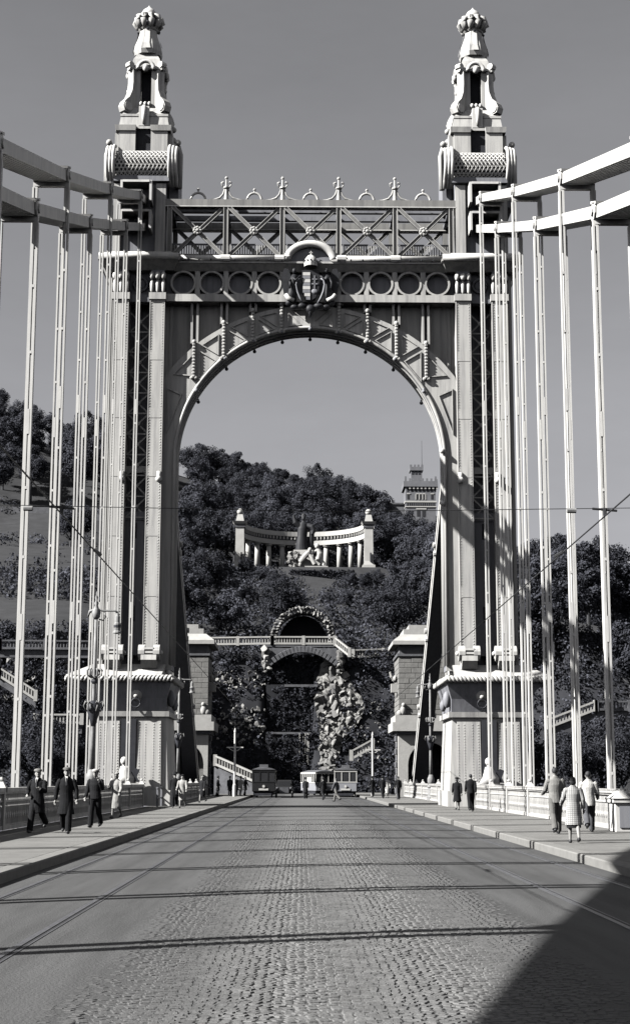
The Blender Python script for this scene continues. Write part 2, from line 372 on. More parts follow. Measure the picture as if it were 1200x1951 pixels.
# ================================================================== chains and hangers
XI, XO = 10.1, 11.4
def zlow(y):
    pts = [(-40,5.2),(-20,6.2),(-10,7.0),(0,8.5),(6.5,9.85),(11.2,10.85),(22.2,13.3),(34,16.4),(46.8,20.1),(52.9,22.0),(66.4,26.55),(80,31.45),(90.6,35.4)]
    for (a,za),(c,zc) in zip(pts, pts[1:]):
        if y <= c: return za+(zc-za)*(y-a)/(c-a)
    return pts[-1][1]
def zup(y): return zlow(y) + 1.62 + 0.28*max(0,min(1,(y-40)/40))
def link_mesh(p0, p1, sx, n=9, h=0.46):
    b = MB(); 
    for i in range(n):
        x = sx*(XI+0.05+(XO-XI-0.10)*i/(n-1))
        b.bar((x,p0[0],p0[1]),(x,p1[0],p1[1]), 0.075, h, (0,0,1))
    return b
side = {-1:'left', 1:'right'}
for sx in (-1, 1):
    for row, zf, par in (('upper', zup, 1), ('lower', zlow, 0)):
        ks = [k for k in range(-9, 6) if (k-par) % 2 == 0]
        joints = [(YK(k), zf(YK(k))) for k in ks]
        end = (90.7, 37.1 if row == 'upper' else 35.4)
        t = thing('suspension_chain', '%s eyebar chain on the %s side of the bridge, %s' % (row, side[sx], 'in shade' if sx < 0 else 'brightly lit'), 'bridge chain', (sx*10.75, joints[0][0], joints[0][1]))
        pts = joints+[end]
        for a, c in zip(pts, pts[1:]):
            link_mesh(a, c, sx).build('link', M['paintw'], t)
        for (y, z) in joints:
            b = MB(); b.tube([(sx*(XI-0.14),y,z),(sx*(XO+0.14),y,z)], 0.17, 10); b.build('pin', M['paintw'], t, smooth=False)
            b = MB(); b.bar((sx*10.75,y-0.55,z+0.33-0.18),(sx*10.75,y+0.38,z+0.33+0.16), XO-XI+0.14, 0.10); b.build('joint_cap', M['paintw'], t)
            for xx in (sx*(XI-0.04), sx*(XO+0.04)):
                MB().tube([(xx-0.03,y,z),(xx+0.03,y,z)], 0.36, 10).build('eye_plate', M['paintw'], t)
            b = MB(); b.box(sx*(XI-0.02), sx*(XO+0.02), y-0.10, y+0.10, z-0.50, z-0.30); b.build('hanger_crossbar', M['paintw'], t)
# hangers: two flats with a slot, spacer blocks, a splice plate
def hanger_parts(t, x, y, ztop, k):
    for dx in (-0.072, 0.072):
        b = MB(); b.box(x+dx-0.036, x+dx+0.036, y-0.11, y+0.11, -0.2, ztop-0.55); b.build('bar', M['paintw'], t)
    b = MB(); b.box(x-0.085, x+0.085, y-0.09, y+0.09, ztop-1.5, ztop-0.2); b.build('fork_end', M['paintw'], t)
    z = 1.9 + (0.45 if k % 2 else 0.0)
    while z < ztop-1.6:
        b = MB(); b.box(x-0.036, x+0.036, y-0.113, y+0.113, z-0.05, z+0.05); b.build('spacer', M['paintw'], t); z += 2.45
    for zs in (ztop*0.31, ztop*0.64):
        b = MB(); b.box(x-0.036, x+0.036, y-0.116, y+0.116, zs-0.45, zs+0.45); b.build('splice_plate', M['paintw'], t)
ords = ['first','second','third','fourth','fifth','sixth','seventh','eighth','ninth','tenth','eleventh','twelfth','thirteenth','fourteenth','fifteenth']
for sx in (-1, 1):
    for k in range(-9, 6):
        zf = zup if k % 2 else zlow
        for xx, nm in ((XI,'inner'), (XO,'outer')):
            lab = '%s hanger from the tower in the %s row of the %s chain' % (ords[5-k], nm, side[sx])
            t = thing('hanger', lab, 'hanger', (sx*xx, YK(k), -0.12), 0, 'hangers of the chain bridge')
            hanger_parts(t, sx*xx, YK(k), zf(YK(k)), k)
# backstays beyond the tower
for sx in (-1, 1):
    for row, a, c in (('upper', (93.6, 38.0), (147.6, 2.15)), ('lower', (93.4, 37.3), (146.8, 1.35))):
        t = thing('backstay_chain', '%s slanting back chain from the %s tower leg down to the stone pavilion' % (row, side[sx]), 'bridge chain', (sx*10.75, c[0], c[1]))
        A, C = Vector((a[0],a[1])), Vector((c[0],c[1]))
        nseg = 6
        for i in range(nseg):
            p, q = A.lerp(C, i/nseg), A.lerp(C, (i+1)/nseg)
            link_mesh(p, q, sx, 9, 0.42).build('link', M['paintw'], t)
            if i:
                b = MB(); b.tube([(sx*(XI-0.16),p.x,p.y),(sx*(XO+0.16),p.x,p.y)], 0.24, 8); b.build('pin', M['paintw'], t)
        nv = Vector((A.y-C.y, A.x-C.x)).normalized() if False else Vector((-(A.y-C.y), -(C.x-A.x))).normalized()*0.23
        b = MB(); b.bar((sx*10.79, A.x+nv.x, A.y+nv.y), (sx*10.79, C.x+nv.x, C.y+nv.y), 1.26, 0.05); b.build('underside_shade', M['iron'], t)  # added dark sheet standing in for the shade under the chain
# overhead tram wires and span wire
for sx in (-1, 1):
    b = MB(); b.tube([(sx*3.95, y, 5.45) for y in range(4, 160, 6)], 0.012, 5)
    tag(b.build('contact_wire', M['wire']), 'black overhead tram wire above the %s track' % side[sx], 'wire')
t = thing('span_wire', 'thin span wire with insulators crossing the road above the tram tracks', 'wire', (0,22,5.4))
b = MB(); b.tube([(-10.1,22,5.75),(-6,22,5.6),(0,22,5.5),(6,22,5.6),(10.1,22,5.75)], 0.006, 5); b.build('wire', M['wire'], t)
for sx in (-1,1):
    b = MB(); b.tube([(sx*3.95-0.18,22,5.56),(sx*3.95+0.18,22,5.53)],0.018,6); b.tube([(sx*3.95,22,5.46),(sx*3.95,22,5.56)],0.03,6); b.build('clamp', M['wire'], t)
    b = MB(); b.tube([(sx*3.95-0.55,22,5.53),(sx*3.95-0.42,22,5.53)],0.04,8); b.build('insulator', M['ironl'], t)
    b = MB(); b.tube([(sx*3.95,25.6,5.46),(sx*3.95,26.4,5.50)],0.03,6); b.build('ear', M['wire'], t)
# ================================================================== the portal tower
T = thing('bridge_tower', 'pale riveted iron portal tower with round arch and two ornate pinnacles', 'bridge tower', (0,92,0))
YF = 90.0
CI, RI = 20.77, 8.07       # inner rim circle
CO, RO = 19.4, 10.9        # outer edge of the arch plate
def zin(x):
    return CI+math.sqrt(max(0,RI*RI-x*x)) if abs(x) < RI else CI
def zout(x): return CO+math.sqrt(max(0,RO*RO-x*x))
def hollow_box(b, x0,x1,y0,y1,z0,z1): b.box(x0,x1,y0,y1,z0,z1)
for s in (-1, 1):
    sd = side[s]
    def bx(x0,x1,y0,y1,z0,z1): return MB().box(s*x0, s*x1, y0,y1,z0,z1)
    # leg core
    b = MB(); b.box(s*8.42, s*8.62, 91.05, 95.0, 7.9, 33.2); b.box(s*12.2, s*12.4, 90.9, 95.0, 7.9, 33.2); b.box(s*8.62, s*12.2, 94.7, 94.98, 7.9, 33.2)
    b.build('leg_side_plates', M['paint'], T)
    b = bx(8.64,12.18, 91.9,92.1, 7.9,33.2); b.build('leg_back_plate', M['paintd'], T)
    for (x0,x1) in ((8.88,9.74),(11.08,12.0)):
        b = bx(x0,x1,YF,91.6,8.9,30.5); p = b.build('pilaster', M['paint'], T, bevel=0.02)
        q = MB()
        for xr in (x0+0.09, x1-0.09):
            z = 9.2
            while z < 30.4:
                xx = s*xr; q.add([(xx-.032,YF-.001,z-.032),(xx+.032,YF-.001,z-.032),(xx+.032,YF-.001,z+.032),(xx-.032,YF-.001,z+.032),(xx,YF-.04,z)],[(0,1,4),(1,2,4),(2,3,4),(3,0,4)]); z += 0.17
        q.build('rivets', M['paint'], p, kind='stuff')
        for xe, w in ((x0,0.05),(x1,0.05)):
            q = MB(); q.box(s*(xe-0.025), s*(xe+0.025), YF-0.03, YF+0.09, 9.0, 30.45); q.build('edge_angle', M['paint'], p)
        for zs_ in (12.6, 16.2, 19.8, 23.4, 27.0):
            q = MB(); q.box(s*(x0+0.03), s*(x1-0.03), YF-0.016, YF+0.02, zs_-0.3, zs_+0.3); q.build('splice_plate', M['paint'], p)
        # capital above the pilaster
        c = MB(); c.box(s*(x0-0.08), s*(x1+0.08), YF-0.12, 91.0, 30.5, 30.92); cp = c.build('pilaster_head', M['paint'], T)
        c = MB(); c.box(s*(x0+0.03), s*(x1-0.03), YF+0.02, 91.0, 30.92, 32.4); c.build('capital_block', M['paintd'], T)
        for xx in (x0+0.08, (x0+x1)/2, x1-0.08):
            c = MB(); rr = 0.2 if abs(xx-(x0+x1)/2) < 0.01 else 0.15
            c.sphere((s*xx,YF-0.1,31.98),(rr,0.22,0.26),8,6); c.lathe([(0.02,-0.9),(0.10,-0.75),(0.12,-0.3),(0.05,0)],(s*xx,YF-0.05,31.8),8); c.build('capital_leaf', M['paintw'], T, smooth=True)
    # lattice between the pilasters
    z = 29.95; xa, xb = s*9.76, s*11.06
    lb = MB(); lb.bar((0,0,-0.5),(0,0,0.5),0.09,0.05,(0,1,0)); 
    while z > 17.6:
        zb = z-1.28
        for p0, p1 in (((xa,90.85,z),(xb,90.85,zb)), ((xa,90.92,zb),(xb,90.92,z)), ((xa,90.8,zb),(xb,90.8,zb))):
            MB().bar(p0,p1,0.085,0.05,(0,1,0)).build('lattice_bar', M['paint'], T)
        MB().sphere(((xa+xb)/2,90.80,(z+zb)/2),(0.14,0.05,0.14),8,4).build('gusset', M['paint'], T)
        z = zb
    bx(9.745,11.075,90.95,91.1,8.9,17.0).build('closed_web', M['paintd'], T)
    bx(9.745,11.075,90.85,91.2,17.0,17.5).build('web_head', M['paintd'], T)
    bx(9.745,11.075,90.85,91.1,19.9,20.3).build('tie_plate', M['paint'], T)
    for zw in (15.9, 10.9):
        bx(10.35,10.72,90.93,90.98,zw,zw+0.95).build('small_window', M['hole'], T)
    # thin lamps knobs on the pilasters half way up
    for xx in (9.0, 11.2):
        MB().sphere((s*xx,YF-0.25,19.3),0.2,8,6).lathe([(0.13,0),(0.13,0.6)],(s*xx,YF-0.05,19.2),8).build('knob', M['paintw'], T, smooth=True)
    # scroll rolls at the foot of the pilasters
    for xc in (9.32, 11.45):
        MB().tube([(s*(xc-0.62),YF-0.35,8.95),(s*(xc-0.25),YF-0.35,8.95)],0.46,14).build('foot_scroll', M['paint'], T)
        r_ = MB().tube([(s*(xc+0.25),YF-0.35,8.95),(s*(xc+0.62),YF-0.35,8.95)],0.46,14).build('foot_scroll', M['paint'], T)
        b = MB(); b.tube([(s*(xc-0.26),YF-0.35,8.95),(s*(xc+0.26),YF-0.35,8.95)],0.30,12); b.build('scroll_core', M['paintd'], r_)
        for dz in (-0.22, 0, 0.22):
            b = MB(); b.box(s*(xc-0.26),s*(xc+0.26),YF-0.78,YF-0.6,8.95+dz-0.06,8.95+dz+0.06); b.build('scroll_rib', M['paintw'], r_)
        b = MB(); b.sphere((s*(xc-0.66),YF-0.35,8.95),0.14,8,6); b.build('scroll_boss', M['paintw'], r_, smooth=True)
        b = MB(); pr = [(YF-0.8,8.8),(YF-0.85,8.5),(YF-0.45,8.05),(YF-0.05,7.9),(YF+0.3,7.9),(YF+0.3,8.8)]
        b.prism_x(pr, s*(xc-0.45), s*(xc+0.45)); b.build('scroll_foot', M['paint'], r_)
    # pedestal
    b = MB(); b.frus((s*8.55,s*14.1,89.2,95.9,7.62),(s*8.4,s*12.6,90.0,95.2,8.3)) if s > 0 else b.frus((-14.1,-8.55,89.2,95.9,7.62),(-12.6,-8.4,90.0,95.2,8.3))
    b.build('pedestal_weathering', M['paint'], T)
    zt = 7.42
    pts = [(s*7.85,88.95,zt),(s*14.0,88.95,zt)]
    for (p0, p1) in (((7.85,88.95),(14.0,88.95)), ((7.85,88.95),(7.85,96.0)), ((14.0,88.95),(14.0,96.0))):
        for ph in (0, math.pi):
            n_ = 170; path = []
            for i in range(n_+1):
                u = i/n_; px = p0[0]+(p1[0]-p0[0])*u; py = p0[1]+(p1[1]-p0[1])*u; an = ph+u*2*math.pi*(p1[0]-p0[0]+p1[1]-p0[1])*2.2
                path.append((s*px, py+0.08*math.cos(an), zt+0.11*math.sin(an)))
            MB().tube(path, 0.11, 5).build('braided_moulding', M['paint'], T, smooth=True)
    b = MB(); x0, x1 = (s*8.0, s*13.8) if s > 0 else (-13.8,-8.0)
    b.box(x0,x1,89.1,95.8,7.25,7.62); b.build('pedestal_cornice', M['paint'], T)
    def fr(xa0,xa1,ya,za,xb0,xb1,yb,zb):
        bb = MB(); A = sorted((s*xa0,s*xa1)); B_ = sorted((s*xb0,s*xb1)); bb.frus((A[0],A[1],ya,95.6,za),(B_[0],B_[1],yb,95.6,zb)); return bb
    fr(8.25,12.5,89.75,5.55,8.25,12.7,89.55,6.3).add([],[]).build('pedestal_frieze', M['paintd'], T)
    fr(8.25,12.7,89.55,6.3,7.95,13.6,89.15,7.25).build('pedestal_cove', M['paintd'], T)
    fr(8.08,12.75,89.5,5.25,8.08,12.75,89.45,5.55).build('pedestal_string', M['paint'], T)
    fr(8.05,12.9,89.62,0.168,8.3,12.5,89.75,5.25).build('pedestal_shaft', M['paint'], T)
    fr(7.95,13.1,89.35,0.168,7.95,13.0,89.4,1.05).build('pedestal_plinth', M['paint'], T)
    for (x0,x1) in ((8.5,9.92),(10.9,12.2)):
        b = fr(x0,x1,89.52,1.0,x0+0.05,x1-0.02,89.62,5.0); p = b.build('pedestal_panel', M['paint'], T)
        q = MB()
        for xr in (x0+0.12,(x0*2+x1)/3,(x0+2*x1)/3,x1-0.14):
            z = 1.3
            while z < 4.9:
                xx = s*xr; yy = 89.52+0.1*(z-1.0)/4.0-0.001; q.add([(xx-.03,yy,z-.03),(xx+.03,yy,z-.03),(xx+.03,yy,z+.03),(xx-.03,yy,z+.03),(xx,yy-.04,z)],[(0,1,4),(1,2,4),(2,3,4),(3,0,4)]); z += 0.16
        q.build('rivets', M['paint'], p, kind='stuff')
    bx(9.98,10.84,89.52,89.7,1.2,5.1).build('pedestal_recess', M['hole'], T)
    # lion mask with ring on the frieze
    b = MB(); b.sphere((s*10.0,89.55,6.55),(0.36,0.25,0.40),10,8); b.sphere((s*10.0,89.30,6.42),(0.16,0.16,0.14),8,6); mk = b.build('mask', M['paint'], T, smooth=True)
    b = MB(); b.tube([(s*10.0+0.26*math.cos(a),89.25,6.02+0.26*math.sin(a)) for a in [2*math.pi*i/16 for i in range(17)]],0.045,6); b.build('ring', M['iron'], mk, smooth=True)
    b = MB(); b.sphere((s*8.05,90.2,6.3),(0.25,0.3,0.5),8,6); b.sphere((s*7.85,90.6,5.95),(0.2,0.3,0.35),8,6); b.build('corner_garland', M['paintd'], T, smooth=True)
    # leg entablature
    A = sorted((s*8.35,s*12.55))
    b = MB(); b.frus((A[0],A[1],YF+0.1,95.0,32.4),(A[0]-0.3,A[1]+0.3,YF-0.55,95.4,32.85)); b.box(A[0]-0.36,A[1]+0.36,YF-0.62,95.5,32.85,33.0); b.build('leg_cornice', M['paint'], T)
    b = MB(); b.tube([(A[0]-0.3,YF-0.6,33.08),(A[1]+0.3,YF-0.6,33.08)],0.2,10); b.build('roll_moulding', M['paintw'], T, smooth=True)
    b = MB(); b.frus((A[0]-0.3,A[1]+0.3,YF-0.5,95.4,33.02),(A[0]+0.3,A[1]-0.2,YF+0.1,95.0,33.6)); b.build('leg_weathering', M['paintw'], T)
    for xm in (10.41,):
        b = MB(); b.tube([(s*xm+0.42*math.cos(a),YF+0.62,31.66+0.42*math.sin(a)) for a in [2*math.pi*i/20 for i in range(21)]],0.09,6); r_ = b.build('medallion_ring', M['paintd'], T, smooth=True)
        b = MB(); b.sphere((s*xm,YF+0.68,31.66),(0.33,0.12,0.33),10,6); b.build('medallion', M['paintd'], r_, smooth=True)
    bx(9.75,11.07,YF+0.7,YF+0.9,30.92,32.4).build('medallion_field', M['paintd'], T)
    bx(9.75,11.07,YF+0.3,YF+0.9,30.45,30.9).build('medallion_sill', M['paintd'], T)
    # block carrying the chain saddles
    A = sorted((s*8.95,s*12.15))
    b = MB(); b.box(A[0],A[1],YF+0.35,94.6,33.3,38.35); b.build('saddle_block', M['paintd'], T)
    b = MB(); b.box(s*8.95,s*9.55,YF+0.1,YF+0.35,33.6,38.0); b.build('saddle_pier', M['paint'], T)
    bx(11.7,12.15,YF+0.12,YF+0.35,33.6,38.0).build('saddle_pier', M['paint'], T)
    for (z0,z1) in ((36.55,37.85),(34.75,35.95)):
        b = MB(); b.box(s*9.72,s*9.86,YF-0.85,YF+0.34,z0,z1); b.box(s*11.5,s*11.64,YF-0.85,YF+0.34,z0,z1)
        b.box(s*9.86,s*11.5,YF-0.9,YF+0.34,z1-0.14,z1); b.build('chain_hood', M['paintw'], T)
# ---------------- arch plate
def ring_pts(n=72):
    pts = []
    for i in range(n+1):
        th = math.pi*i/n; x = -RI*math.cos(th); zi = CI+RI*math.sin(th)
        # outward from the inner circle to the outer circle, limited by the pilasters
        d = Vector((-math.cos(th), math.sin(th))); k = 0.0
        while k < 4:
            px, pz = x+d.x*k, zi+d.y*k
            if abs(px) > 8.9 or (px*px+(pz-CO)**2) > RO*RO: break
            k += 0.02
        pts.append(((x,zi),(x+d.x*k, zi+d.y*k)))
    return pts
RP = ring_pts()
b = MB(); y0, y1 = 90.5, 90.7
for (a0,a1),(c0,c1) in zip(RP, RP[1:]):
    P = [a0,a1,c1,c0]; vs = [(p[0],y0,p[1]) for p in P]+[(p[0],y1,p[1]) for p in P]
    b.add(vs, [(0,1,2,3),(7,6,5,4),(1,5,6,2),(3,7,4,0)])
for s in (-1,1):
    b.box(s*8.07, s*8.9, y0, y1, 8.0, CI)
    # spandrel corner between outer circle and pilaster below
b.build('arch_plate', M['paint'], T)
# corner plate filling between ring end and pilaster is part of the ring; soffit
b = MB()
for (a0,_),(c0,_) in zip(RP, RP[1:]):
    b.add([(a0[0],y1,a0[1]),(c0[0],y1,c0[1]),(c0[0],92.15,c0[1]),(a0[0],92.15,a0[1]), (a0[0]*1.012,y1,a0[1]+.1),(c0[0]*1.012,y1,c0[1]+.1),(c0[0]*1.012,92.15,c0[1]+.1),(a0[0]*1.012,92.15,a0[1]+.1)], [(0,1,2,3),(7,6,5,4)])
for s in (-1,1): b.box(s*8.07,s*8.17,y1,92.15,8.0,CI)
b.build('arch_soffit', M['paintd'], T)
for yy, rr, dr in ((90.45,0.11,0.06),(91.0,0.06,-0.02),(91.6,0.06,-0.02),(92.15,0.08,-0.0)):
    path = [(-RI-dr,yy,8.3)]+[(-(RI+dr)*math.cos(math.pi*i/80), yy, CI+(RI+dr)*math.sin(math.pi*i/80)) for i in range(81)]+[(RI+dr,yy,8.3)]
    MB().tube(path, rr, 6).build('arch_rim', M['paint'], T, smooth=True)
for i in range(-4,5):      # little bulbs round the arch
    x = i*1.72
    for yy, dr in ((92.22,-0.18),(90.36,-0.05)):
        rr = RI+dr; z = CI+math.sqrt(rr*rr-x*x)
        MB().sphere((x,yy,z),0.115,8,6).lathe([(0.05,0),(0.05,0.2)],(x,yy,z),6).build('arch_bulb', M['iron'] if yy > 92 else M['paintd'], T, smooth=True)
for x in (7.95,):
    for z in (21.2, 18.0): MB().sphere((x,90.3,z),0.17,8,6).build('arch_bulb', M['paintw'], T, smooth=True)
# raised triangular frames on the arch plate
def tri_frame(P, name='triangle_frame'):
    cx = sum(p[0] for p in P)/3; cz = sum(p[1] for p in P)/3
    def shr(p, k): return (cx+(p[0]-cx)*k, cz+(p[1]-cz)*k)
    Q = [shr(p,0.74) for p in P]; I = [shr(p,0.65) for p in P]
    b = MB()
    for i in range(3):
        a, c = Q[i], Q[(i+1)%3]; d, e = I[(i+1)%3], I[i]
        b.prism([a,c,d,e], 90.41, 90.51)
    b.build(name, M['paint'], T)
XP = [8.9, 7.06, 5.26, 3.5, 1.75]
for s in (-1,1):
    for i in range(1,4):
        xl, xr = XP[i]-0.18, XP[i+1]+0.18
        oL, iL, oR, iR = (s*xl,zout(xl)-0.12), (s*xl,zin(xl)+0.12), (s*xr,zout(xr)-0.12), (s*xr,zin(xr)+0.15)
        tri_frame([oL,iL,iR]); tri_frame([oL,oR,iR])
    xl = 6.86
    tri_frame([(s*8.6,zout(8.6)-0.35),(s*xl-s*-0.0,zout(xl)-0.2),(s*(xl+0.05),zin(xl+0.1)+0.75)])
    tri_frame([(s*8.75,25.5),(s*7.55,24.95),(s*8.75,21.6)])
    xm = 0.1; tri_frame([(s*1.45,zout(1.45)-0.12),(s*1.45,zin(1.45)+0.12),(s*0.35,zin(0.35)+0.15)]); tri_frame([(s*1.35,zout(1.35)-0.12),(s*0.12,zout(0.12)-0.12),(s*0.2,zin(0.2)+0.3)])
    for i in range(1,5):
        xc = XP[i]; zb, ztp = zin(xc)-0.02 if i > 1 else zin(xc)+0.25, zout(xc)+0.18
        zb = max(zb, ztp-2.2)
        b = MB(); b.box(s*xc-0.10,s*xc+0.10,90.33,90.49,zb,ztp); 
        z = zb+0.1
        while z < ztp: b.sphere((s*xc,90.32,z),(0.12,0.07,0.085),6,4); z += 0.2
        b.sphere((s*xc,90.35,ztp+0.05),0.15,8,6); b.sphere((s*xc-0.12,90.38,zb),0.12,6,5); b.sphere((s*xc+0.12,90.38,zb),0.12,6,5)
        b.build('beaded_bracket', M['paint'], T)
        b = MB(); b.box(s*xc-0.24,s*xc-0.1,90.5,91.15,ztp,30.46); b.box(s*xc+0.1,s*xc+0.24,90.5,91.15,ztp,30.46); b.build('spandrel_rib', M['paint'], T)
b = MB(); n_ = 40
for i in range(n_):
    xa, xb = -8.9+17.8*i/n_, -8.9+17.8*(i+1)/n_
    b.add([(xa,91.15,zout(xa)-0.3),(xb,91.15,zout(xb)-0.3),(xb,91.15,30.5),(xa,91.15,30.5)],[(0,1,2,3)])
b.build('spandrel_web', M['paint'], T)
# ---------------- belt with rings
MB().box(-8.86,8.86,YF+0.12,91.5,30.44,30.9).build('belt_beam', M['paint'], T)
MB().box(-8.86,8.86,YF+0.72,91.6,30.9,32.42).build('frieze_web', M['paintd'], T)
b = MB(); b.frus((-8.6,8.6,YF+0.35,94.6,32.42),(-8.6,8.6,YF-0.1,94.9,32.8)); b.box(-8.6,8.6,YF-0.16,94.9,32.8,32.92); b.build('cornice', M['paint'], T)
for x in (2.55,4.3,6.04,7.78):
    for s in (-1,1):
        b = MB(); n_ = 28; vs = []
        for i in range(n_):
            an = 2*math.pi*i/n_
            for r_, yy in ((0.78,YF+0.71),(0.78,YF+0.26),(0.66,YF+0.26),(0.66,YF+0.71)): vs.append((s*x+r_*math.cos(an),yy,31.66+r_*math.sin(an)))
        b.add(vs, [(i*4+k, i*4+(k+1)%4, ((i+1)%n_)*4+(k+1)%4, ((i+1)%n_)*4+k) for i in range(n_) for k in range(4)])
        b.build('frieze_ring', M['paint'], T)
for x in (1.72,3.43,5.17,6.91):
    for s in (-1,1): MB().box(s*x-0.15,s*x+0.15,YF+0.3,YF+0.72,30.9,32.42).build('frieze_post', M['paint'], T)
for s in (-1,1):
    MB().tube([(s*1.25,YF-0.12,33.1),(s*8.3,YF-0.12,33.1)],0.2,10).build('roll_moulding', M['paintw'], T, smooth=True)
    for xr in (1.9,5.2): MB().tube([(s*xr-0.28,YF-0.12,33.1),(s*xr+0.28,YF-0.12,33.1)],0.24,10).build('moulding_band', M['paintw'], T)
    for i in range(10):
        xx = s*(1.75+0.72*i); MB().sphere((xx,YF-0.3,32.97),0.06,6,4).build('stud', M['iron'], T)
path = [(1.42*math.cos(a)*1.0, YF-0.12, 33.0+1.05*math.sin(a)) for a in [math.pi*i/24 for i in range(25)]]
MB().tube(path,0.24,10).build('arched_moulding', M['paintw'], T, smooth=True)
MB().prism([(1.3*math.cos(a), 32.9+1.0*math.sin(a)) for a in [math.pi*i/16 for i in range(17)]], YF+0.0, YF+0.15).build('arms_backplate', M['paintd'], T)
# ---------------- truss, front and rear
def truss(yf, rear):
    MB().box(-8.95,8.95,yf,yf+0.5,36.6,37.02).build('truss_chord', M['paintm'], T)
    MB().box(-8.95,8.95,yf-0.06,yf+0.5,36.52,36.58).build('chord_flange', M['paintw'], T)
    MB().box(-8.95,8.95,yf+0.02,yf+0.5,33.05,33.3).build('truss_chord', M['paintd'], T)
    for x in (-8.68,-5.22,-1.74,1.74,5.22,8.68):
        MB().box(x-0.15,x+0.15,yf+0.02,yf+0.42,33.3,36.6).build('truss_post', M['paintm'], T)
        if not rear:
            for dx in (-0.13,0.13): MB().box(x+dx-0.02,x+dx+0.02,yf-0.04,yf+0.02,33.3,36.6).build('post_angle', M['paint'], T)
    for xc in (-6.95,-3.48,0,3.48,6.95):
        for sg in (-1,1):
            MB().bar((xc-1.6*1.0,yf+0.12+0.07*sg,34.95-sg*1.6),(xc+1.6,yf+0.12+0.07*sg,34.95+sg*1.6),0.24,0.12,(0,1,0)).build('truss_diagonal', M['paintm'], T)
            for e in (-0.1,0.1):
                dv = Vector((1.6,0,sg*1.6)).normalized(); nv = Vector((-dv.z,0,dv.x))*e
                MB().bar(Vector((xc-1.55,yf+0.04+0.07*sg,34.95-sg*1.55))+nv, Vector((xc+1.55,yf+0.04+0.07*sg,34.95+sg*1.55))+nv,0.035,0.07,(0,1,0)).build('diagonal_flange', M['paint'], T)
        if not rear:
            b = MB(); b.tube([(xc,yf-0.12,34.95),(xc,yf+0.1,34.95)],0.27,10)
            for i in range(8): b.sphere((xc+0.2*math.cos(i*math.pi/4),yf-0.12,34.95+0.2*math.sin(i*math.pi/4)),0.09,6,4)
            b.sphere((xc,yf-0.16,34.95),0.11,6,5); b.build('rosette', M['paint'], T)
truss(YF+0.15, False); truss(94.2, True)
for y_ in (91.4, 92.8):
    MB().box(-8.9,8.9,y_,y_+0.3,36.65,36.95).build('roof_beam', M['paintd'], T)
for x in (-8.68,-5.22,-1.74,1.74,5.22,8.68): MB().box(x-0.12,x+0.12,90.66,94.19,36.65,36.9).build('cross_beam', M['paintd'], T)
MB().box(-8.9,8.9,90.66,94.6,33.0,33.15).build('truss_floor', M['paintd'], T)
MB().box(-8.9,8.9,94.75,94.85,33.2,35.1).build('rear_board', M['paint'], T)
MB().box(-8.9,8.9,90.75,90.83,34.26,34.36).build('grille_rail', M['paintd'], T)
b = MB(); x = -8.85
while x < 8.86: b.box(x-0.035,x+0.035,90.75,90.82,33.15,34.26); x += 0.15
b.build('grille_bars', M['paint'], T, kind='stuff')
# ---------------- cresting
def tube2(b, pts, r): b.tube(pts, r, 6)
for x in (-5.22,-1.74,1.74,5.22):
    yy = YF+0.4; b = MB()
    b.lathe([(0.16,0),(0.12,0.35),(0.10,0.75),(0.2,0.8),(0.2,0.88),(0.08,0.95),(0.06,1.35),(0.05,1.45)],(x,yy,37.02),8)
    b.sphere((x,yy,38.5),0.11,8,6)
    f_ = b.build('crest_finial', M['paint'], T, smooth=False)
    for s in (-1,1):
        b = MB(); b.tube([(x+s*0.05,yy,37.95),(x+s*0.18,yy,37.9),(x+s*0.28,yy,38.05),(x+s*0.30,yy,38.2),(x+s*0.2,yy,38.26),(x+s*0.17,yy,38.16)],0.05,6); b.build('finial_curl', M['paint'], f_, smooth=True)
        b = MB(); b.tube([(x+s*0.1,yy,37.8),(x+s*0.2,yy,37.45),(x+s*0.4,yy,37.2),(x+s*0.75,yy,37.08),(x+s*1.2,yy,37.06)],[0.05,0.06,0.07,0.06,0.04],6); b.build('finial_flare', M['paint'], f_, smooth=True)
for x in (-6.96,-3.48,0,3.48,6.96):
    yy = YF+0.4; b = MB(); b.tube([(x+0.45*math.cos(a),yy,37.05+0.47*math.sin(a)) for a in [math.pi*i/14 for i in range(15)]],0.075,6)
    b.lathe([(0.06,0),(0.05,0.15)],(x,yy,37.52),6); b.sphere((x,yy,37.74),0.095,8,6); b.build('crest_arch', M['paint'], T, smooth=True)
# ---------------- coat of arms
A = MB(); pts = [(-0.52,32.3),(0.52,32.3),(0.56,31.6),(0.5,30.95),(0.3,30.55),(0,30.35),(-0.3,30.55),(-0.5,30.95),(-0.56,31.6)]
A.prism(pts, YF-0.35, YF+0.1); arms = A.build('coat_of_arms', M['bronze'], T)
for i in range(8):
    zt_ = 32.15-0.22*i; xl = -0.46 if i < 6 else -0.46+0.1*(i-5)
    MB().box(xl,-0.02,YF-0.40,YF-0.352,zt_-0.2,zt_).build('shield_stripe', M['paintw'] if i%2==0 else M['paintd'], arms)
for (x0,x1,z0,z1) in ((0.22,0.28,31.0,31.95),(0.10,0.40,31.68,31.75),(0.06,0.44,31.38,31.46)): MB().box(x0,x1,YF-0.40,YF-0.352,z0,z1).build('patriarchal_cross', M['paintd'], arms)
MB().sphere((0.25,YF-0.36,30.95),(0.2,0.06,0.16),8,5).build('hill_charge', M['paintd'], arms)
b = MB(); b.lathe([(0.40,0),(0.42,0.2),(0.40,0.3),(0.34,0.5),(0.2,0.68),(0.05,0.76)],(0.02,YF-0.25,32.55),12); b.box(-0.01,0.05,YF-0.28,YF-0.22,33.3,33.55); b.box(-0.08,0.12,YF-0.28,YF-0.22,33.42,33.47); b.build('crown', M['paintw'], arms, smooth=False)
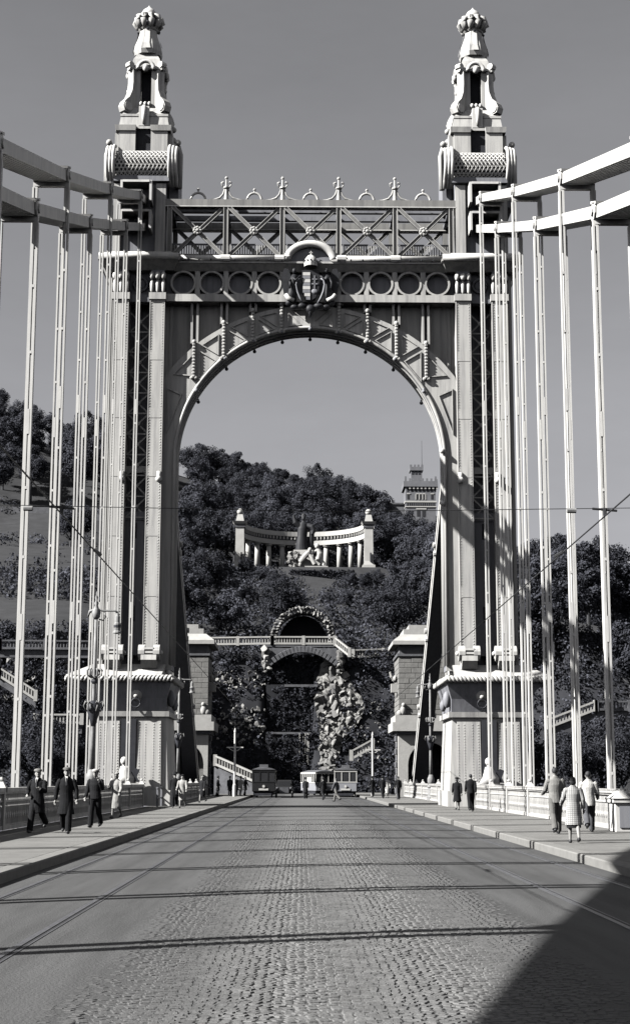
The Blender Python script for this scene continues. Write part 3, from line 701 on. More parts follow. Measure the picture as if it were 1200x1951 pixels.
for i in range(7): 
    an = math.pi*(i+0.0)/6; MB().sphere((0.02+0.42*math.cos(an),YF-0.25-0.42*math.sin(an),32.86),0.06,6,4).build('crown_jewel', M['iron'], arms)
for s in (-1,1):
    b = MB()   # supporter figure: robe, torso, head, arm to the shield, wing
    b.loft([(s*1.15,YF-0.1,30.3,0.30,0.26),(s*1.12,YF-0.15,30.9,0.26,0.22),(s*1.08,YF-0.18,31.4,0.20,0.17),(s*1.02,YF-0.22,31.8,0.22,0.16),(s*1.0,YF-0.22,32.05,0.12,0.1)],10)
    b.sphere((s*0.98,YF-0.27,32.27),(0.14,0.15,0.18),8,6)
    b.tube([(s*1.12,YF-0.25,31.9),(s*0.9,YF-0.5,31.6),(s*0.6,YF-0.45,31.9)],[0.09,0.08,0.06],7)
    b.tube([(s*1.1,YF-0.25,31.9),(s*1.3,YF-0.4,31.5),(s*1.25,YF-0.5,31.1)],[0.09,0.08,0.06],7)
    fg = b.build('supporter_figure', M['bronze'], arms, smooth=True)
    wing = [(s*1.15,31.9),(s*1.35,32.45),(s*1.6,32.5),(s*1.75,32.1),(s*1.72,31.4),(s*1.6,30.8),(s*1.42,30.5),(s*1.35,31.2)]
    MB().prism(wing, YF-0.12, YF+0.05).build('wing', M['bronze'], arms)
    b = MB(); b.tube([(s*0.62,YF-0.42,31.75),(s*0.8,YF-0.45,31.65),(s*0.86,YF-0.45,31.35),(s*0.78,YF-0.45,30.9),(s*0.62,YF-0.42,30.5),(s*0.45,YF-0.4,30.2)],[0.05,0.06,0.06,0.06,0.06,0.05],6); b.build('scroll', M['paintd'], arms, smooth=True)
    b = MB(); b.sphere((s*0.5,YF-0.25,30.05),(0.32,0.22,0.2),8,6); b.sphere((s*0.95,YF-0.2,30.0),(0.3,0.2,0.18),8,6); b.sphere((s*1.3,YF-0.2,30.25),(0.22,0.2,0.2),8,6); b.build('foliage_base', M['bronze'], arms, smooth=True)
    b = MB(); b.tube([(s*1.0,YF-0.4,30.35),(s*1.35,YF-0.4,30.5),(s*1.5,YF-0.35,30.75)],[0.13,0.15,0.12],8); b.build('ribbon', M['paintw'], arms, smooth=True)
b = MB(); b.sphere((0,YF-0.3,29.85),(0.3,0.22,0.28),8,6); b.lathe([(0.02,-0.5),(0.14,-0.2),(0.2,0)],(0,YF-0.3,29.8),8); b.build('pendant', M['bronze'], arms, smooth=True)
# ---------------- pinnacles
def pinnacle(s):
    cx, cy = s*10.45, 92.2
    def sq(b, h0, z0, h1, z1): b.frus((cx-h0,cx+h0,cy-h0,cy+h0,z0),(cx-h1,cx+h1,cy-h1,cy+h1,z1)); return b
    b = MB(); sq(b,1.55,38.36,1.55,41.7); P = b.build('pinnacle', M['paint'], T); 
    for dx in (-1.0,1.0): MB().box(cx+dx-0.52,cx+dx+0.52,cy-1.85,cy-1.56,39.9,41.55).build('corner_pier', M['paint'], P)
    for dy in (-1.0,1.0):
        for e in (-1,1): MB().box(cx+e*1.56,cx+e*1.8,cy+dy-0.5,cy+dy+0.5,39.9,41.55).build('corner_pier', M['paint'], P)
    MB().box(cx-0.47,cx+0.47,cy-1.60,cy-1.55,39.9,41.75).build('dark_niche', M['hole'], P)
    for e in (-1,1):
        MB().frus((cx+e*1.1-0.62,cx+e*1.1+0.62,cy-1.95,cy+1.6,41.56),(cx+e*1.1-0.66,cx+e*1.1+0.66,cy-2.02,cy+1.62,41.9)).build('pier_cornice', M['paint'], P)
    MB().box(cx-0.5,cx+0.5,cy-1.75,cy-1.5,41.76,41.92).build('niche_head', M['paint'], P)
    sq(MB(),1.58,41.91,1.46,42.7).build('stepped_base', M['paint'], P)
    sq(MB(),1.5,42.7,1.5,42.85).build('base_lip', M['paint'], P)
    sq(MB(),1.42,42.86,1.05,43.45).build('base_slope', M['paint'], P)
    b = MB(); b.box(cx-0.32,cx+0.32,cy-1.66,cy-1.3,42.0,43.3); cz = b.build('tongue', M['paintw'], P)
    MB().tube([(cx,cy-1.7,43.3),(cx,cy-1.78,42.6),(cx,cy-1.72,42.1)],[0.13,0.12,0.09],7).build('tongue_leaf', M['paintw'], cz, smooth=True)
    # lantern stage
    for ex in (-1,1):
        for ey in (-1,1):
            MB().box(cx+ex*0.35,cx+ex*0.98,cy+ey*0.35,cy+ey*0.98,43.45,46.1).build('lantern_pier', M['paint'], P)
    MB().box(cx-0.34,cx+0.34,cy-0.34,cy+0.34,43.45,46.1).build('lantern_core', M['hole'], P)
    MB().box(cx-0.34,cx+0.34,cy-1.02,cy-0.36,43.45,43.75).build('lantern_sill', M['paint'], P)
    for i in range(3): MB().sphere((cx-0.26+0.26*i,cy-1.08,43.72),(0.12,0.12,0.16),6,5).build('sill_bead', M['paintw'], P, smooth=True)
    # corner scrolls (volute legs)
    for ex in (-1,1):
        for ey in (-1,1):
            d = Vector((ex,ey,0)).normalized(); side_ = Vector((-d.y,d.x,0))
            prof = [(1.38,46.0),(1.36,45.2),(1.42,44.6),(1.62,44.1),(1.95,43.75),(2.1,43.4),(1.98,43.08),(1.7,43.0),(1.2,43.1),(1.0,43.6),(1.0,46.0)]
            b = MB(); vs = []
            for w in (-0.27,0.27): vs += [Vector((cx,cy,0))+d*r_+side_*w+Vector((0,0,z)) for r_, z in prof]
            n_ = len(prof); b.add(vs, [tuple(range(n_)), tuple(range(2*n_-1,n_-1,-1))]+[(i,i+n_,(i+1)%n_+n_,(i+1)%n_) for i in range(n_)])
            sc = b.build('volute', M['paint'], P)
            c0 = Vector((cx,cy,43.4))+d*1.72
            MB().tube([c0-side_*0.33,c0+side_*0.33],0.3,10).build('volute_eye', M['paintw'], P)
            b = MB(); c1 = Vector((cx,cy,46.35))+d*1.45
            b.tube([c1-side_*0.2,c1+side_*0.2],0.22,8); b.build('upper_curl', M['paintw'], P)
            b = MB(); b.tube([Vector((cx,cy,46.05))+d*1.0, Vector((cx,cy,46.12))+d*1.55],0.16,6); b.build('curl_block', M['paint'], P)
    sq(MB(),1.12,46.05,1.12,46.2).build('lantern_cornice', M['paint'], P)
    for (ax, ay) in ((0,-1),(1,0),(-1,0)):
        pth = []
        for i in range(11):
            a = math.pi*i/10; u = 0.52*math.cos(a); v = 46.0+0.58*math.sin(a)
            pth.append((cx+ax*1.15+(u if ax == 0 else 0), cy+ay*1.15+(u if ax != 0 else 0), v))
        MB().tube(pth,0.13,7).build('hood_arch', M['paintw'], P, smooth=True)
        MB().sphere((cx+ax*1.2,cy+ay*1.2,46.1),(0.2,0.2,0.26),8,6).build('hood_boss', M['paintw'], P, smooth=True)
    sq(MB(),1.0,46.2,0.82,46.9).build('shoulder', M['paint'], P)
    sq(MB(),0.82,46.9,0.62,47.3).build('shoulder_cap', M['paint'], P)
    # vase
    prof = [(0.55,0),(0.80,0.08),(0.86,0.35),(0.80,0.75),(0.66,1.15),(0.54,1.55),(0.50,1.9),(0.56,1.95)]
    MB().lathe([(r_*1.12,z) for r_,z in prof],(cx,cy,47.25),8,math.pi/8).build('vase', M['paint'], P)
    for i in range(4):
        a = -math.pi/2+i*math.pi/2; dx, dy = math.cos(a), math.sin(a)
        b = MB(); vs = []
        for r_, z in [(0.86,47.6),(0.80,48.0),(0.66,48.4),(0.56,48.9),(0.54,49.05)]:
            w = 0.24 if z < 48 else 0.16
            p = Vector((cx+dx*(r_+0.10),cy+dy*(r_+0.10),z)); sd_ = Vector((-dy,dx,0))*w; vs += [p-sd_, p+sd_]
        b.add(vs, [(2*k,2*k+1,2*k+3,2*k+2) for k in range(4)]); b.build('vase_panel', M['paintw'], P)
        MB().sphere((cx+dx*0.66,cy+dy*0.66,49.05),0.09,6,5).build('vase_stud', M['iron'], P)
    # ribbed crown and ball
    MB().lathe([(0.6,0),(0.68,0.1),(0.55,0.2)],(cx,cy,49.12),12).build('neck_ring', M['paint'], P)
    for i in range(10):
        a = 2*math.pi*i/10
        pth = [(cx+r_*math.cos(a),cy+r_*math.sin(a),z) for r_, z in ((0.46,49.22),(0.72,49.4),(0.86,49.68),(0.78,49.98),(0.5,50.14),(0.25,50.1))]
        MB().tube(pth,[0.12,0.17,0.2,0.19,0.16,0.1],7).build('crown_rib', M['paint'], P, smooth=True)
    MB().lathe([(0.46,49.2-49.2),(0.6,0.4),(0.5,0.9)],(cx,cy,49.2),12).build('crown_core', M['paintd'], P, smooth=True)
    MB().lathe([(0.40,0),(0.50,0.2),(0.48,0.42),(0.36,0.62),(0.16,0.78),(0.05,0.9),(0.01,0.98)],(cx,cy,50.0),14).build('ball', M['paintw'], P, smooth=True)
    # lattice basket
    r0, zc, yc = 1.0, 39.25, cy-1.55
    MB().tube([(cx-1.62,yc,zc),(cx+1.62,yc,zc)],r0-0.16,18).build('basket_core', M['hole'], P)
    bb = MB(); nx = 13; 
    def pt(x, a): return (x, yc-r0*math.cos(a), zc+r0*math.sin(a))
    for sg in (-1,1):
        for i in range(-7, nx+8):
            xs_ = cx-1.6+3.2*i/nx; path = []
            for k in range(15):
                a = -0.9+2.3*k/14; x = xs_+sg*r0*(a+0.9)*0.58
                if abs(x-cx) <= 1.62: path.append(pt(x,a))
            if len(path) > 1: bb.tube(path,0.042,4,False)
    for k in range(10):
        a = -0.9+2.3*k/9; bb.tube([pt(cx-1.62,a),pt(cx+1.62,a)],0.036,4,False)
    bb.build('basket_lattice', M['paintw'], P)
    MB().box(cx-1.7,cx+1.7,yc-0.75,yc-0.3,38.1,38.45).build('basket_sill', M['paintd'], P)
    for e in (-1,1):
        for q in range(3):
            x = cx+e*(1.72+0.2*q); R_ = 1.22-0.05*q; path = [(x, yc-R_*math.cos(a), zc+0.12+R_*math.sin(a)) for a in [-1.15+2.6*i/16 for i in range(17)]]
            path = [(x, path[0][1]+0.25, 37.9)]+path
            MB().tube(path,0.115,7).build('roll_arch', M['paintw'], P, smooth=True)
        b = MB(); b.tube([(cx+e*2.25,cy-1.3,38.0),(cx+e*2.3,cy-1.3,40.2),(cx+e*2.2,cy-1.3,40.8)],[0.2,0.17,0.1],6); b.sphere((cx+e*2.15,cy-1.45,40.95),0.2,8,6); b.sphere((cx+e*1.98,cy-1.4,40.78),0.13,8,6); b.build('side_scroll', M['paint'], P, smooth=True)
        MB().box(cx+e*1.6,cx+e*2.2,cy-1.0,cy+1.5,37.0,40.4).build('side_wall', M['paintd'], P)
        for z in (44.9,42.3,41.6): MB().sphere((cx+e*(1.75 if z < 44 else 1.1),cy-0.3,z),0.2,6,5).build('side_boss', M['paint'], P, smooth=True)
pinnacle(-1); pinnacle(1)
# small seated stone figures in front of the pedestals
for s in (-1,1):
    t = thing('parapet_sculpture', 'small white winged sculpture at the foot of the %s tower pedestal' % side[s], 'sculpture', (s*10.4,88.9,0.9))
    MB().box(s*10.4-0.75,s*10.4+0.75,88.5,89.3,-0.1,1.45).build('plinth', M['paint'], t)
    b = MB(); x = s*10.4
    b.loft([(x-0.1,88.9,1.45,0.62,0.3),(x,88.9,1.8,0.5,0.28),(x-0.1,88.85,2.15,0.3,0.24),(x-0.15,88.82,2.4,0.2,0.18)],10); b.build('body', M['paintw'], t, smooth=True)
    b = MB(); b.sphere((x-0.15,88.8,2.7),(0.2,0.2,0.24),10,8); b.lathe([(0.1,-0.4),(0.1,0)],(x-0.15,88.82,2.6),8); b.build('head', M['paintw'], t, smooth=True)
    MB().prism([(x+0.1,1.9),(x+0.5,2.3),(x+0.75,2.2),(x+0.6,1.8),(x+0.75,1.5),(x+0.3,1.55)],88.8,88.95).build('wing', M['iron'], t)
# ================================================================== lamp posts
def lamp_post(x, y, arm, label):
    t = thing('lamp_post', label, 'lamp post', (x,y,0.168), 0, 'ornate lamp posts on the bridge')
    z0 = 0.168
    MB().lathe([(0.34,0),(0.34,0.25),(0.26,0.35),(0.24,0.9),(0.30,1.0),(0.20,1.15)],(x,y,z0),10).build('base', M['ironl'], t)
    MB().lathe([(0.17,0),(0.26,0.25),(0.26,0.5),(0.14,0.8)],(x,y,z0+1.1),10).build('bulge', M['ironl'], t, smooth=True)
    MB().lathe([(0.13,0),(0.11,1.6),(0.095,2.4),(0.085,4.2),(0.07,6.6)],(x,y,z0+1.85),9).build('shaft', M['ironl'], t, smooth=True)
    MB().lathe([(0.10,-0.5),(0.16,-0.2),(0.26,0.1),(0.30,0.42),(0.22,0.5),(0.12,0.62)],(x,y,4.35),10).build('basket_knop', M['iron'], t, smooth=True)
    for i in range(6):
        a = math.pi*i/3
        MB().tube([(x+0.28*math.cos(a),y+0.28*math.sin(a),4.5),(x+0.42*math.cos(a),y+0.42*math.sin(a),4.75),(x+0.36*math.cos(a),y+0.36*math.sin(a),4.95),(x+0.27*math.cos(a),y+0.27*math.sin(a),4.85)],0.04,5).build('knop_leaf', M['ironl'], t, smooth=True)
    MB().lathe([(0.12,0),(0.16,0.08),(0.12,0.2)],(x,y,5.7),9).build('collar', M['iron'], t)
    for i in range(6):
        a = math.pi*i/3
        MB().tube([(x+0.12*math.cos(a),y+0.12*math.sin(a),5.95),(x+0.3*math.cos(a),y+0.3*math.sin(a),6.05),(x+0.32*math.cos(a),y+0.32*math.sin(a),6.25),(x+0.24*math.cos(a),y+0.24*math.sin(a),6.32)],0.045,5).build('collar_curl', M['ironl'], t, smooth=True)
    MB().lathe([(0.09,0),(0.16,0.1),(0.20,0.3),(0.12,0.45),(0.07,0.6),(0.1,0.7),(0.04,0.8),(0.07,0.95),(0.03,1.05),(0.02,1.2)],(x,y,8.45),9).build('finial', M['ironl'], t, smooth=True)
    b = MB(); b.tube([(x-arm*0.35,y,8.55),(x-arm*0.28,y,8.8),(x,y,8.88),(x+arm*0.3,y,8.82),(x+arm*0.8,y,8.82),(x+arm*0.92,y,8.74)],[0.05,0.06,0.06,0.045,0.045,0.05],6); a_ = b.build('arm', M['ironl'], t, smooth=True)
    b = MB(); b.tube([(x+arm*0.12,y,8.45),(x+arm*0.3,y,8.4),(x+arm*0.42,y,8.55),(x+arm*0.36,y,8.72)],0.035,5); b.build('arm_scroll', M['ironl'], a_, smooth=True)
    l_ = MB().lathe([(0.03,0.02),(0.06,-0.05),(0.11,-0.15),(0.11,-0.4),(0.15,-0.46),(0.14,-0.75),(0.19,-0.82),(0.19,-0.87),(0.05,-0.9)],(x+arm*0.92,y,8.72),10).build('lantern', M['ironl'], t)
    MB().lathe([(0.155,0),(0.155,0.1)],(x+arm*0.92,y,8.1),10).build('lantern_band', M['iron'], l_)
lamp_post(-9.3, 66, 1, 'tall ornate lamp post with hanging lantern among the left hangers')
lamp_post(-9.3, 112, 1, 'ornate lamp post in front of the left stone pavilion')
lamp_post(9.3, 117, -1, 'ornate lamp post in front of the right stone pavilion')
for sx, x, y in ((-1,-6.45,141),(1,6.5,151)):
    t = thing('tram_pole', 'slim white tram wire pole on the %s of the far square' % side[sx], 'pole', (x,y,0))
    MB().lathe([(0.17,0),(0.15,1.2),(0.11,1.3),(0.09,5.9),(0.12,5.95),(0.03,6.3)],(x,y,0),8).build('shaft', M['paintw'], t)
    MB().box(x-0.75,x+0.75,y-0.04,y+0.04,4.5,4.6).build('crossarm', M['paintw'], t)
    for e in (-1,1): MB().tube([(x,y,4.2),(x+e*0.3,y,4.3),(x+e*0.55,y,4.5)],0.03,5).build('bracket', M['paintw'], t)

# ================================================================== stone pavilions at the anchorage
def block_mesh(name, mt, w, d, h, bev):
    b = MB(); x, y, z = w/2, d/2, h/2; q = bev
    b.frus((-x,x,-y,y,-z),(-x,x,-y,y,z))
    me = bpy.data.meshes.new(name)
    # block with chamfered outer face (-y)
    vs = [(-x,-y+q,-z),(x,-y+q,-z),(x,-y+q,z),(-x,-y+q,z),(-x+q,-y,-z+q),(x-q,-y,-z+q),(x-q,-y,z-q),(-x+q,-y,z-q),(-x,y,-z),(x,y,-z),(x,y,z),(-x,y,z)]
    fs = [(4,5,6,7),(0,1,5,4),(1,2,6,5),(2,3,7,6),(3,0,4,7),(0,8,9,1),(1,9,10,2),(2,10,11,3),(3,11,8,0)]
    me.from_pydata(vs, [], fs); me.materials.append(mt); return me
def arch_wall(b, x0, x1, z0, z1, cx, r, zs, y0, y1, n=14):
    """wall with an arched opening, extruded along y"""
    b.box(x0, cx-r, y0, y1, z0, z1); b.box(cx+r, x1, y0, y1, z0, z1)
    for i in range(n):
        a0, a1 = math.pi*i/n, math.pi*(i+1)/n
        P = [(cx-r*math.cos(a0), zs+r*math.sin(a0)), (cx-r*math.cos(a1), zs+r*math.sin(a1)), (cx-r*math.cos(a1), z1), (cx-r*math.cos(a0), z1)]
        b.prism(P, y0, y1)
ashlar = [block_mesh('ashlar_block', M['stone'], 1.0, 0.3, 0.46, 0.025), block_mesh('ashlar_block', M['stone'], 1.24, 0.3, 0.46, 0.025), block_mesh('ashlar_block', M['stone'], 0.62, 0.3, 0.46, 0.025)]
def pavilion(s):
    YP = 147.6; xi, xo = (9.35 if s < 0 else 8.85), 15.4
    t = thing('stone_pavilion', '%s rusticated stone gate pavilion with stepped pale roof beside the anchor chain' % side[s], 'pavilion', (s*12,YP+3,0), 0, 'pavilions at the bridge end')
    t.scale = (1,1,1.035)
    def bx(x0,x1,y0,y1,z0,z1): return MB().box(s*x0,s*x1,y0,y1,z0,z1)
    bx(xi+0.28,xo-0.28,YP+0.28,YP+7,7.5,13.2).build('core', M['stoned'], t)
    # ashlar front and inner side
    rr = random.Random(3+s); z = 7.78; row = 0
    while z < 12.9:
        x = xi+0.0; k = row % 2
        while x < xo-0.3:
            q = 2 if (k and x == xi) else rr.choice((0,1)); w = (1.0,1.24,0.62)[q]
            inst('ashlar_block', ashlar[q], t, (s*(x+w/2), YP+0.15+rr.uniform(-0.015,0.015), z), (0,0,0)); x += w+0.02
        y = YP+0.32
        while y < YP+6:
            q = rr.choice((0,1)); w = (1.0,1.24)[q]
            inst('ashlar_block', ashlar[q], t, (s*(xi+0.15), y+w/2, z), (0,0,-s*math.pi/2)); y += w+0.02
        z += 0.48; row += 1
    bx(xi-0.12,xo,YP-0.12,YP+7,12.95,13.2).build('neck_moulding', M['stoned'], t)
    bx(xi+0.1,xo,YP+0.1,YP+7,13.2,14.0).build('frieze', M['stoned'], t)
    A = lambda a,c: sorted((s*a,s*c))
    a_, c_ = A(xi-0.55,xo+0.55); MB().box(a_,c_,YP-0.55,YP+7.5,14.0,14.35).build('cornice', M['stonel'], t)
    b = MB(); a2,c2 = A(xi+0.3,xo-0.3); b.frus((a_,c_,YP-0.5,YP+7.4,14.35),(a2,c2,YP+0.3,YP+6.8,15.0)); b.build('roof_slope', M['stonel'], t)
    a3,c3 = A(xi+0.55,xo-0.55); MB().box(a3,c3,YP+0.5,YP+6.5,15.0,15.5).build('roof_step', M['stonel'], t)
    a3,c3 = A(xi+1.1,xo-1.1); MB().box(a3,c3,YP+1.0,YP+6.0,15.5,15.95).build('roof_step', M['stonel'], t)
    # balcony
    a_, c_ = A(xi-0.62,xo+0.3); MB().box(a_,c_,YP-0.62,YP+7.2,6.05,6.85).build('balcony_slab', M['stonel'], t)
    a_, c_ = A(xi-0.35,xo+0.3); MB().box(a_,c_,YP-0.35,YP+7.2,6.85,7.5).build('balcony_parapet', M['stonel'], t)
    a_, c_ = A(xi-0.25,xo); MB().box(a_,c_,YP-0.25,YP+7.0,5.75,6.05).build('bracket_course', M['stoned'], t)
    b = MB(); b.sphere((s*(xi+0.4),YP-0.1,7.9),(0.3,0.25,0.45),8,6); b.sphere((s*(xi+0.45),YP-0.15,8.45),0.2,8,6); b.sphere((s*(xi+0.1),YP-0.1,7.7),(0.3,0.2,0.3),8,6); b.build('stone_figure', M['stonel'], t, smooth=True)
    b = MB(); b.sphere((s*(xi-0.2),YP+2.2,11.0),(0.35,0.5,0.35),8,6); b.tube([(s*(xi-0.1),YP+2.2,10.7),(s*(xi-0.55),YP+2.0,11.2),(s*(xi-0.7),YP+1.9,11.6)],[0.2,0.18,0.1],7); b.box(s*(xi-0.6),s*(xi+0.02),YP+1.7,YP+2.7,9.7,10.5); b.build('wall_ornament', M['stonel'], t, smooth=False)
    # lower storey with arched opening
    b = MB(); a_, c_ = A(xi-0.05,xo); arch_wall(b, a_, c_, 0.0, 5.75, s*11.75, 2.05, 3.0, YP+0.05, YP+1.1); b.build('gate_arch', M['stonel'] , t)
    MB().box(*A(xi+0.1,xo),YP+5.0,YP+6.9,0,5.75).build('rear_wall', M['stoned'], t)
    MB().box(*A(xi-0.05,xi+0.8),YP+1.12,YP+5.0,0,5.75).build('side_wall', M['stone'], t)
    MB().box(*A(xo-0.7,xo),YP+1.12,YP+5.0,0,5.75).build('side_wall', M['stone'], t)
    # rusticated quoins on the road side
    for i in range(9):
        off = 0.12 if i % 2 else 0.22
        MB().box(*A(xi-0.05-off,xi-0.06),YP+1.3,YP+3.0,0.35+i*0.6,0.35+i*0.6+0.52).build('quoin', M['stoned'], t, bevel=0.04)
    if s < 0:
        b = MB(); arch_wall(b, -9.4-0.0, -6.9, 0.0, 5.4, -8.1, 0.75, 3.2, YP+3.2, YP+4.0, 10)
    return t
pavilion(-1); pavilion(1)
# low railing closing the left pavement by the pavilion
t = thing('footway_railing', 'low slanting handrail on the left pavement by the walking couple', 'railing', (-8.4,92,0.168))
for i in range(5):
    y = 86.5+i*2.4; MB().box(-8.45,-8.35,y-0.05,y+0.05,0.168,1.2).build('post', M['paintd'], t)
MB().bar((-8.4,86.2,1.2),(-8.4,96.4,1.2),0.1,0.08).build('rail', M['paintd'], t)
MB().bar((-8.4,86.2,0.65),(-8.4,96.4,0.65),0.06,0.06).build('rail', M['paintd'], t)
# ================================================================== ground, river, hill
struct(MB().box(-900,900,-900,1500,-13.0,-12.0).build('river', M['water']))
b = MB(); b.box(-400,400,127,900,-11.9,-0.03); struct(b.build('embankment', M['square']))
b = MB(); b.box(-5.24,5.24,150,188,-0.02,-0.016); 
def smooth(a, c, x):
    t_ = max(0.0, min(1.0, (x-a)/(c-a))); return t_*t_*(3-2*t_)
RIDGE = [(-200,104),(-110,102),(-81,95.5),(-64,88),(-52,88),(-33,82),(-20.8,78),(-7,77),(6.4,73.5),(11.3,69.5),(19.7,66),(26.6,63),(45,57),(60,51.5),(71,46),(86,40),(120,36),(200,30)]
def ridge(x):
    for (a,za),(c,zc) in zip(RIDGE, RIDGE[1:]):
        if x <= c: return za+(zc-za)*(x-a)/(c-a)
    return RIDGE[-1][1]
def hash2(i, j):
    v = math.sin(i*127.1+j*311.7)*43758.5453; return v-math.floor(v)
def vnoise(x, y):
    i, j = math.floor(x), math.floor(y); u, v = x-i, y-j; u = u*u*(3-2*u); v = v*v*(3-2*v)
    return (hash2(i,j)*(1-u)+hash2(i+1,j)*u)*(1-v)+(hash2(i,j+1)*(1-u)+hash2(i+1,j+1)*u)*v
def foot(x): return 190 - 24*smooth(13, 30, abs(x))
def terrain(x, y):
    f0 = foot(x)
    if y < f0: return -0.1
    top = 18.6 if abs(x) < 30 else 18.6-4*smooth(30,60,x)
    gorge = smooth(5.2,3.6,abs(x+0.6))*smooth(12,0,y-f0)
    if abs(x+1.7) < 2.9 and y < 198.5 and y > f0: return -0.1
    if y < f0+10: 
        c = top*smooth(0,1,(y-f0)/10)
        return c*(1-0.0*gorge) + (vnoise(x*0.4,y*0.4)-0.5)*1.6*smooth(f0,f0+3,y)
    if y < f0+14: return top
    g = (ridge(x)-18.6)/(79-18.6)
    u = (y-(f0+14))/(400-(f0+14))
    base = [(0,0.0),(0.36,0.335),(0.46,0.372),(0.52,0.40),(1.0,1.0),(1.3,1.06),(2.5,1.05)]
    h = base[-1][1]
    for (a,ha),(c,hc) in zip(base, base[1:]):
        if u <= c: h = ha+(hc-ha)*(u-a)/(c-a); break
    z = top+(79-18.6)*h*g + (vnoise(x*0.06,y*0.06)-0.5)*3.0*smooth(0,0.2,u)
    # monument terrace
    w = smooth(26,15,abs(x))*smooth(279,283,y)*smooth(312,303,y)
    return z*(1-w)+40.7*w
xs = [-170+4*i for i in range(39)]+[-14+0.8*i for i in range(36)]+[18+4*i for i in range(39)]
ys = [160+2.0*i for i in range(14)]+[188+0.8*i for i in range(24)]+[208+3.4*i for i in range(105)]
b = MB(); vs = [(x,y,terrain(x,y)) for y in ys for x in xs]; nx = len(xs)
b.add(vs, [(j*nx+i, j*nx+i+1, (j+1)*nx+i+1, (j+1)*nx+i) for j in range(len(ys)-1) for i in range(nx-1)])
hill = struct(b.build('hill', M['grass'], smooth=True))
hill.data.materials.append(M['soil'])
for p_ in hill.data.polygons:
    c = p_.center
    if c.y < foot(c.x)+11: p_.material_index = 1
# ------------------------------------------------------------------ balustrades
def balustrade(label, pts, h=1.05, mt='stonel', step=0.34, group=None, every=4.4, wall=0.0):
    t = thing('stone_balustrade', label, 'balustrade', pts[0], 0, group)
    bal = MB()
    for p, q in zip(pts, pts[1:]):
        p, q = Vector(p), Vector(q); L = (q-p).length
        MB().bar(p+Vector((0,0,h-0.09)), q+Vector((0,0,h-0.09)), 0.36, 0.18).build('coping', M[mt], t)
        MB().bar(p+Vector((0,0,0.12)), q+Vector((0,0,0.12)), 0.34, 0.24).build('plinth', M[mt], t)
        n_ = max(1,int(L/step))
        for i in range(n_):
            c = p.lerp(q,(i+0.5)/n_); bal.box(c.x-0.07,c.x+0.07,c.y-0.07,c.y+0.07,c.z+0.23,c.z+h-0.17)
        m_ = max(1,round(L/every))
        for i in range(m_+1):
            c = p.lerp(q,i/m_); MB().box(c.x-0.2,c.x+0.2,c.y-0.2,c.y+0.2,c.z-0.1,c.z+h+0.06).build('pier', M[mt], t)
    if wall:
        for p, q in zip(pts, pts[1:]):
            vs = [(p[0],p[1]+0.1,p[2]-wall),(q[0],q[1]+0.1,q[2]-wall),(q[0],q[1]+0.1,q[2]-0.02),(p[0],p[1]+0.1,p[2]-0.02)]; vs += [(a_,c_+0.5,d_) for a_,c_,d_ in vs]
            MB().add(vs,[(0,1,2,3),(7,6,5,4),(3,2,6,7),(0,3,7,4),(1,5,6,2)]).build('retaining_wall', M['stoned'], t)
    bal.build('balusters', M[mt], t, kind='stuff')
    return t
balustrade('long pale balustrade of the terrace above the waterfall arch', [(-13,196.6,18.6),(-4.2,196.0,18.7),(3.8,196.0,18.7)])
balustrade('short balustrade stepping down to the right of the waterfall arch', [(3.85,195.8,18.6),(5.6,194.6,17.1)])
balustrade('balustrade of the terrace path half hidden by shrubs on the right slope', [(6.2,198,17.2),(14,199,17.6)])
balustrade('shaded terrace balustrade high behind the left hangers', [(-42,171,15.9),(-34,171,15.9),(-24,171.5,15.9)], mt='stoned', wall=0.9)  # dim stone: its shade is put into the colour
balustrade('sunlit sloping stair balustrade behind the left hangers', [(-35.2,164.5,13.6),(-32.6,164.3,12.4),(-28.6,164,9.9)], wall=0.8)
balustrade('small level balustrade left of the tower pedestal', [(-28.4,163,7.4),(-23.5,163,7.4)], wall=1.0)
balustrade('sloping stair balustrade right of the tower among trees', [(25.8,164,7.1),(30.8,164,9.0)], wall=0.8)
balustrade('level balustrade at the top of the right stairs', [(30.9,164,9.0),(38,164.4,9.0)], mt='stoned', wall=0.9)  # darker stone stands in for shade on this run
balustrade('stair balustrade descending behind the left tram pole', [(-9.6,166,3.2),(-5.4,164.5,1.4)], every=4.5)
balustrade('stair balustrade descending behind the right tram pole', [(5.2,175,3.9),(7.6,175,5.2)], every=3)
t = thing('stair_flank', 'grey stone flank wall of the left stair', 'stair wall', (-7.5,165.4,0))
b = MB(); b.add([(-9.7,166.1,-0.05),(-5.3,164.6,-0.05),(-5.3,164.6,1.36),(-9.7,166.1,3.16),(-9.7,166.5,-0.05),(-5.3,165.0,-0.05),(-5.3,165.0,1.36),(-9.7,166.5,3.16)],[(0,1,2,3),(7,6,5,4),(3,2,6,7),(1,5,6,2),(0,3,7,4)]); b.build('wall', M['stoned'], t)
for i in range(8):
    MB().box(-9.5+0.5*i-0.25,-9.5+0.5*i+0.25,166.6,168.0,-0.05,2.9-0.22*i).build('step', M['stoned'], t)
# small globes / lamps on the right stairs
for i,(x,y,z) in enumerate(((32.2,163.7,9.2),(37.0,164,9.9))):
    t = thing('stone_finial', ('white stone urn on the right stair balustrade', 'white stone ball at the right end of the stair balustrade')[i], 'finial', (x,y,z))
    MB().lathe([(0.25,0),(0.15,0.3),(0.35,0.8),(0.3,1.2),(0.1,1.5)],(x,y,z),10).build('urn', M['marble'], t, smooth=True)
    MB().lathe([(0.3,-0.15),(0.3,0)],(x,y,z),8).build('foot', M['marble'], t)
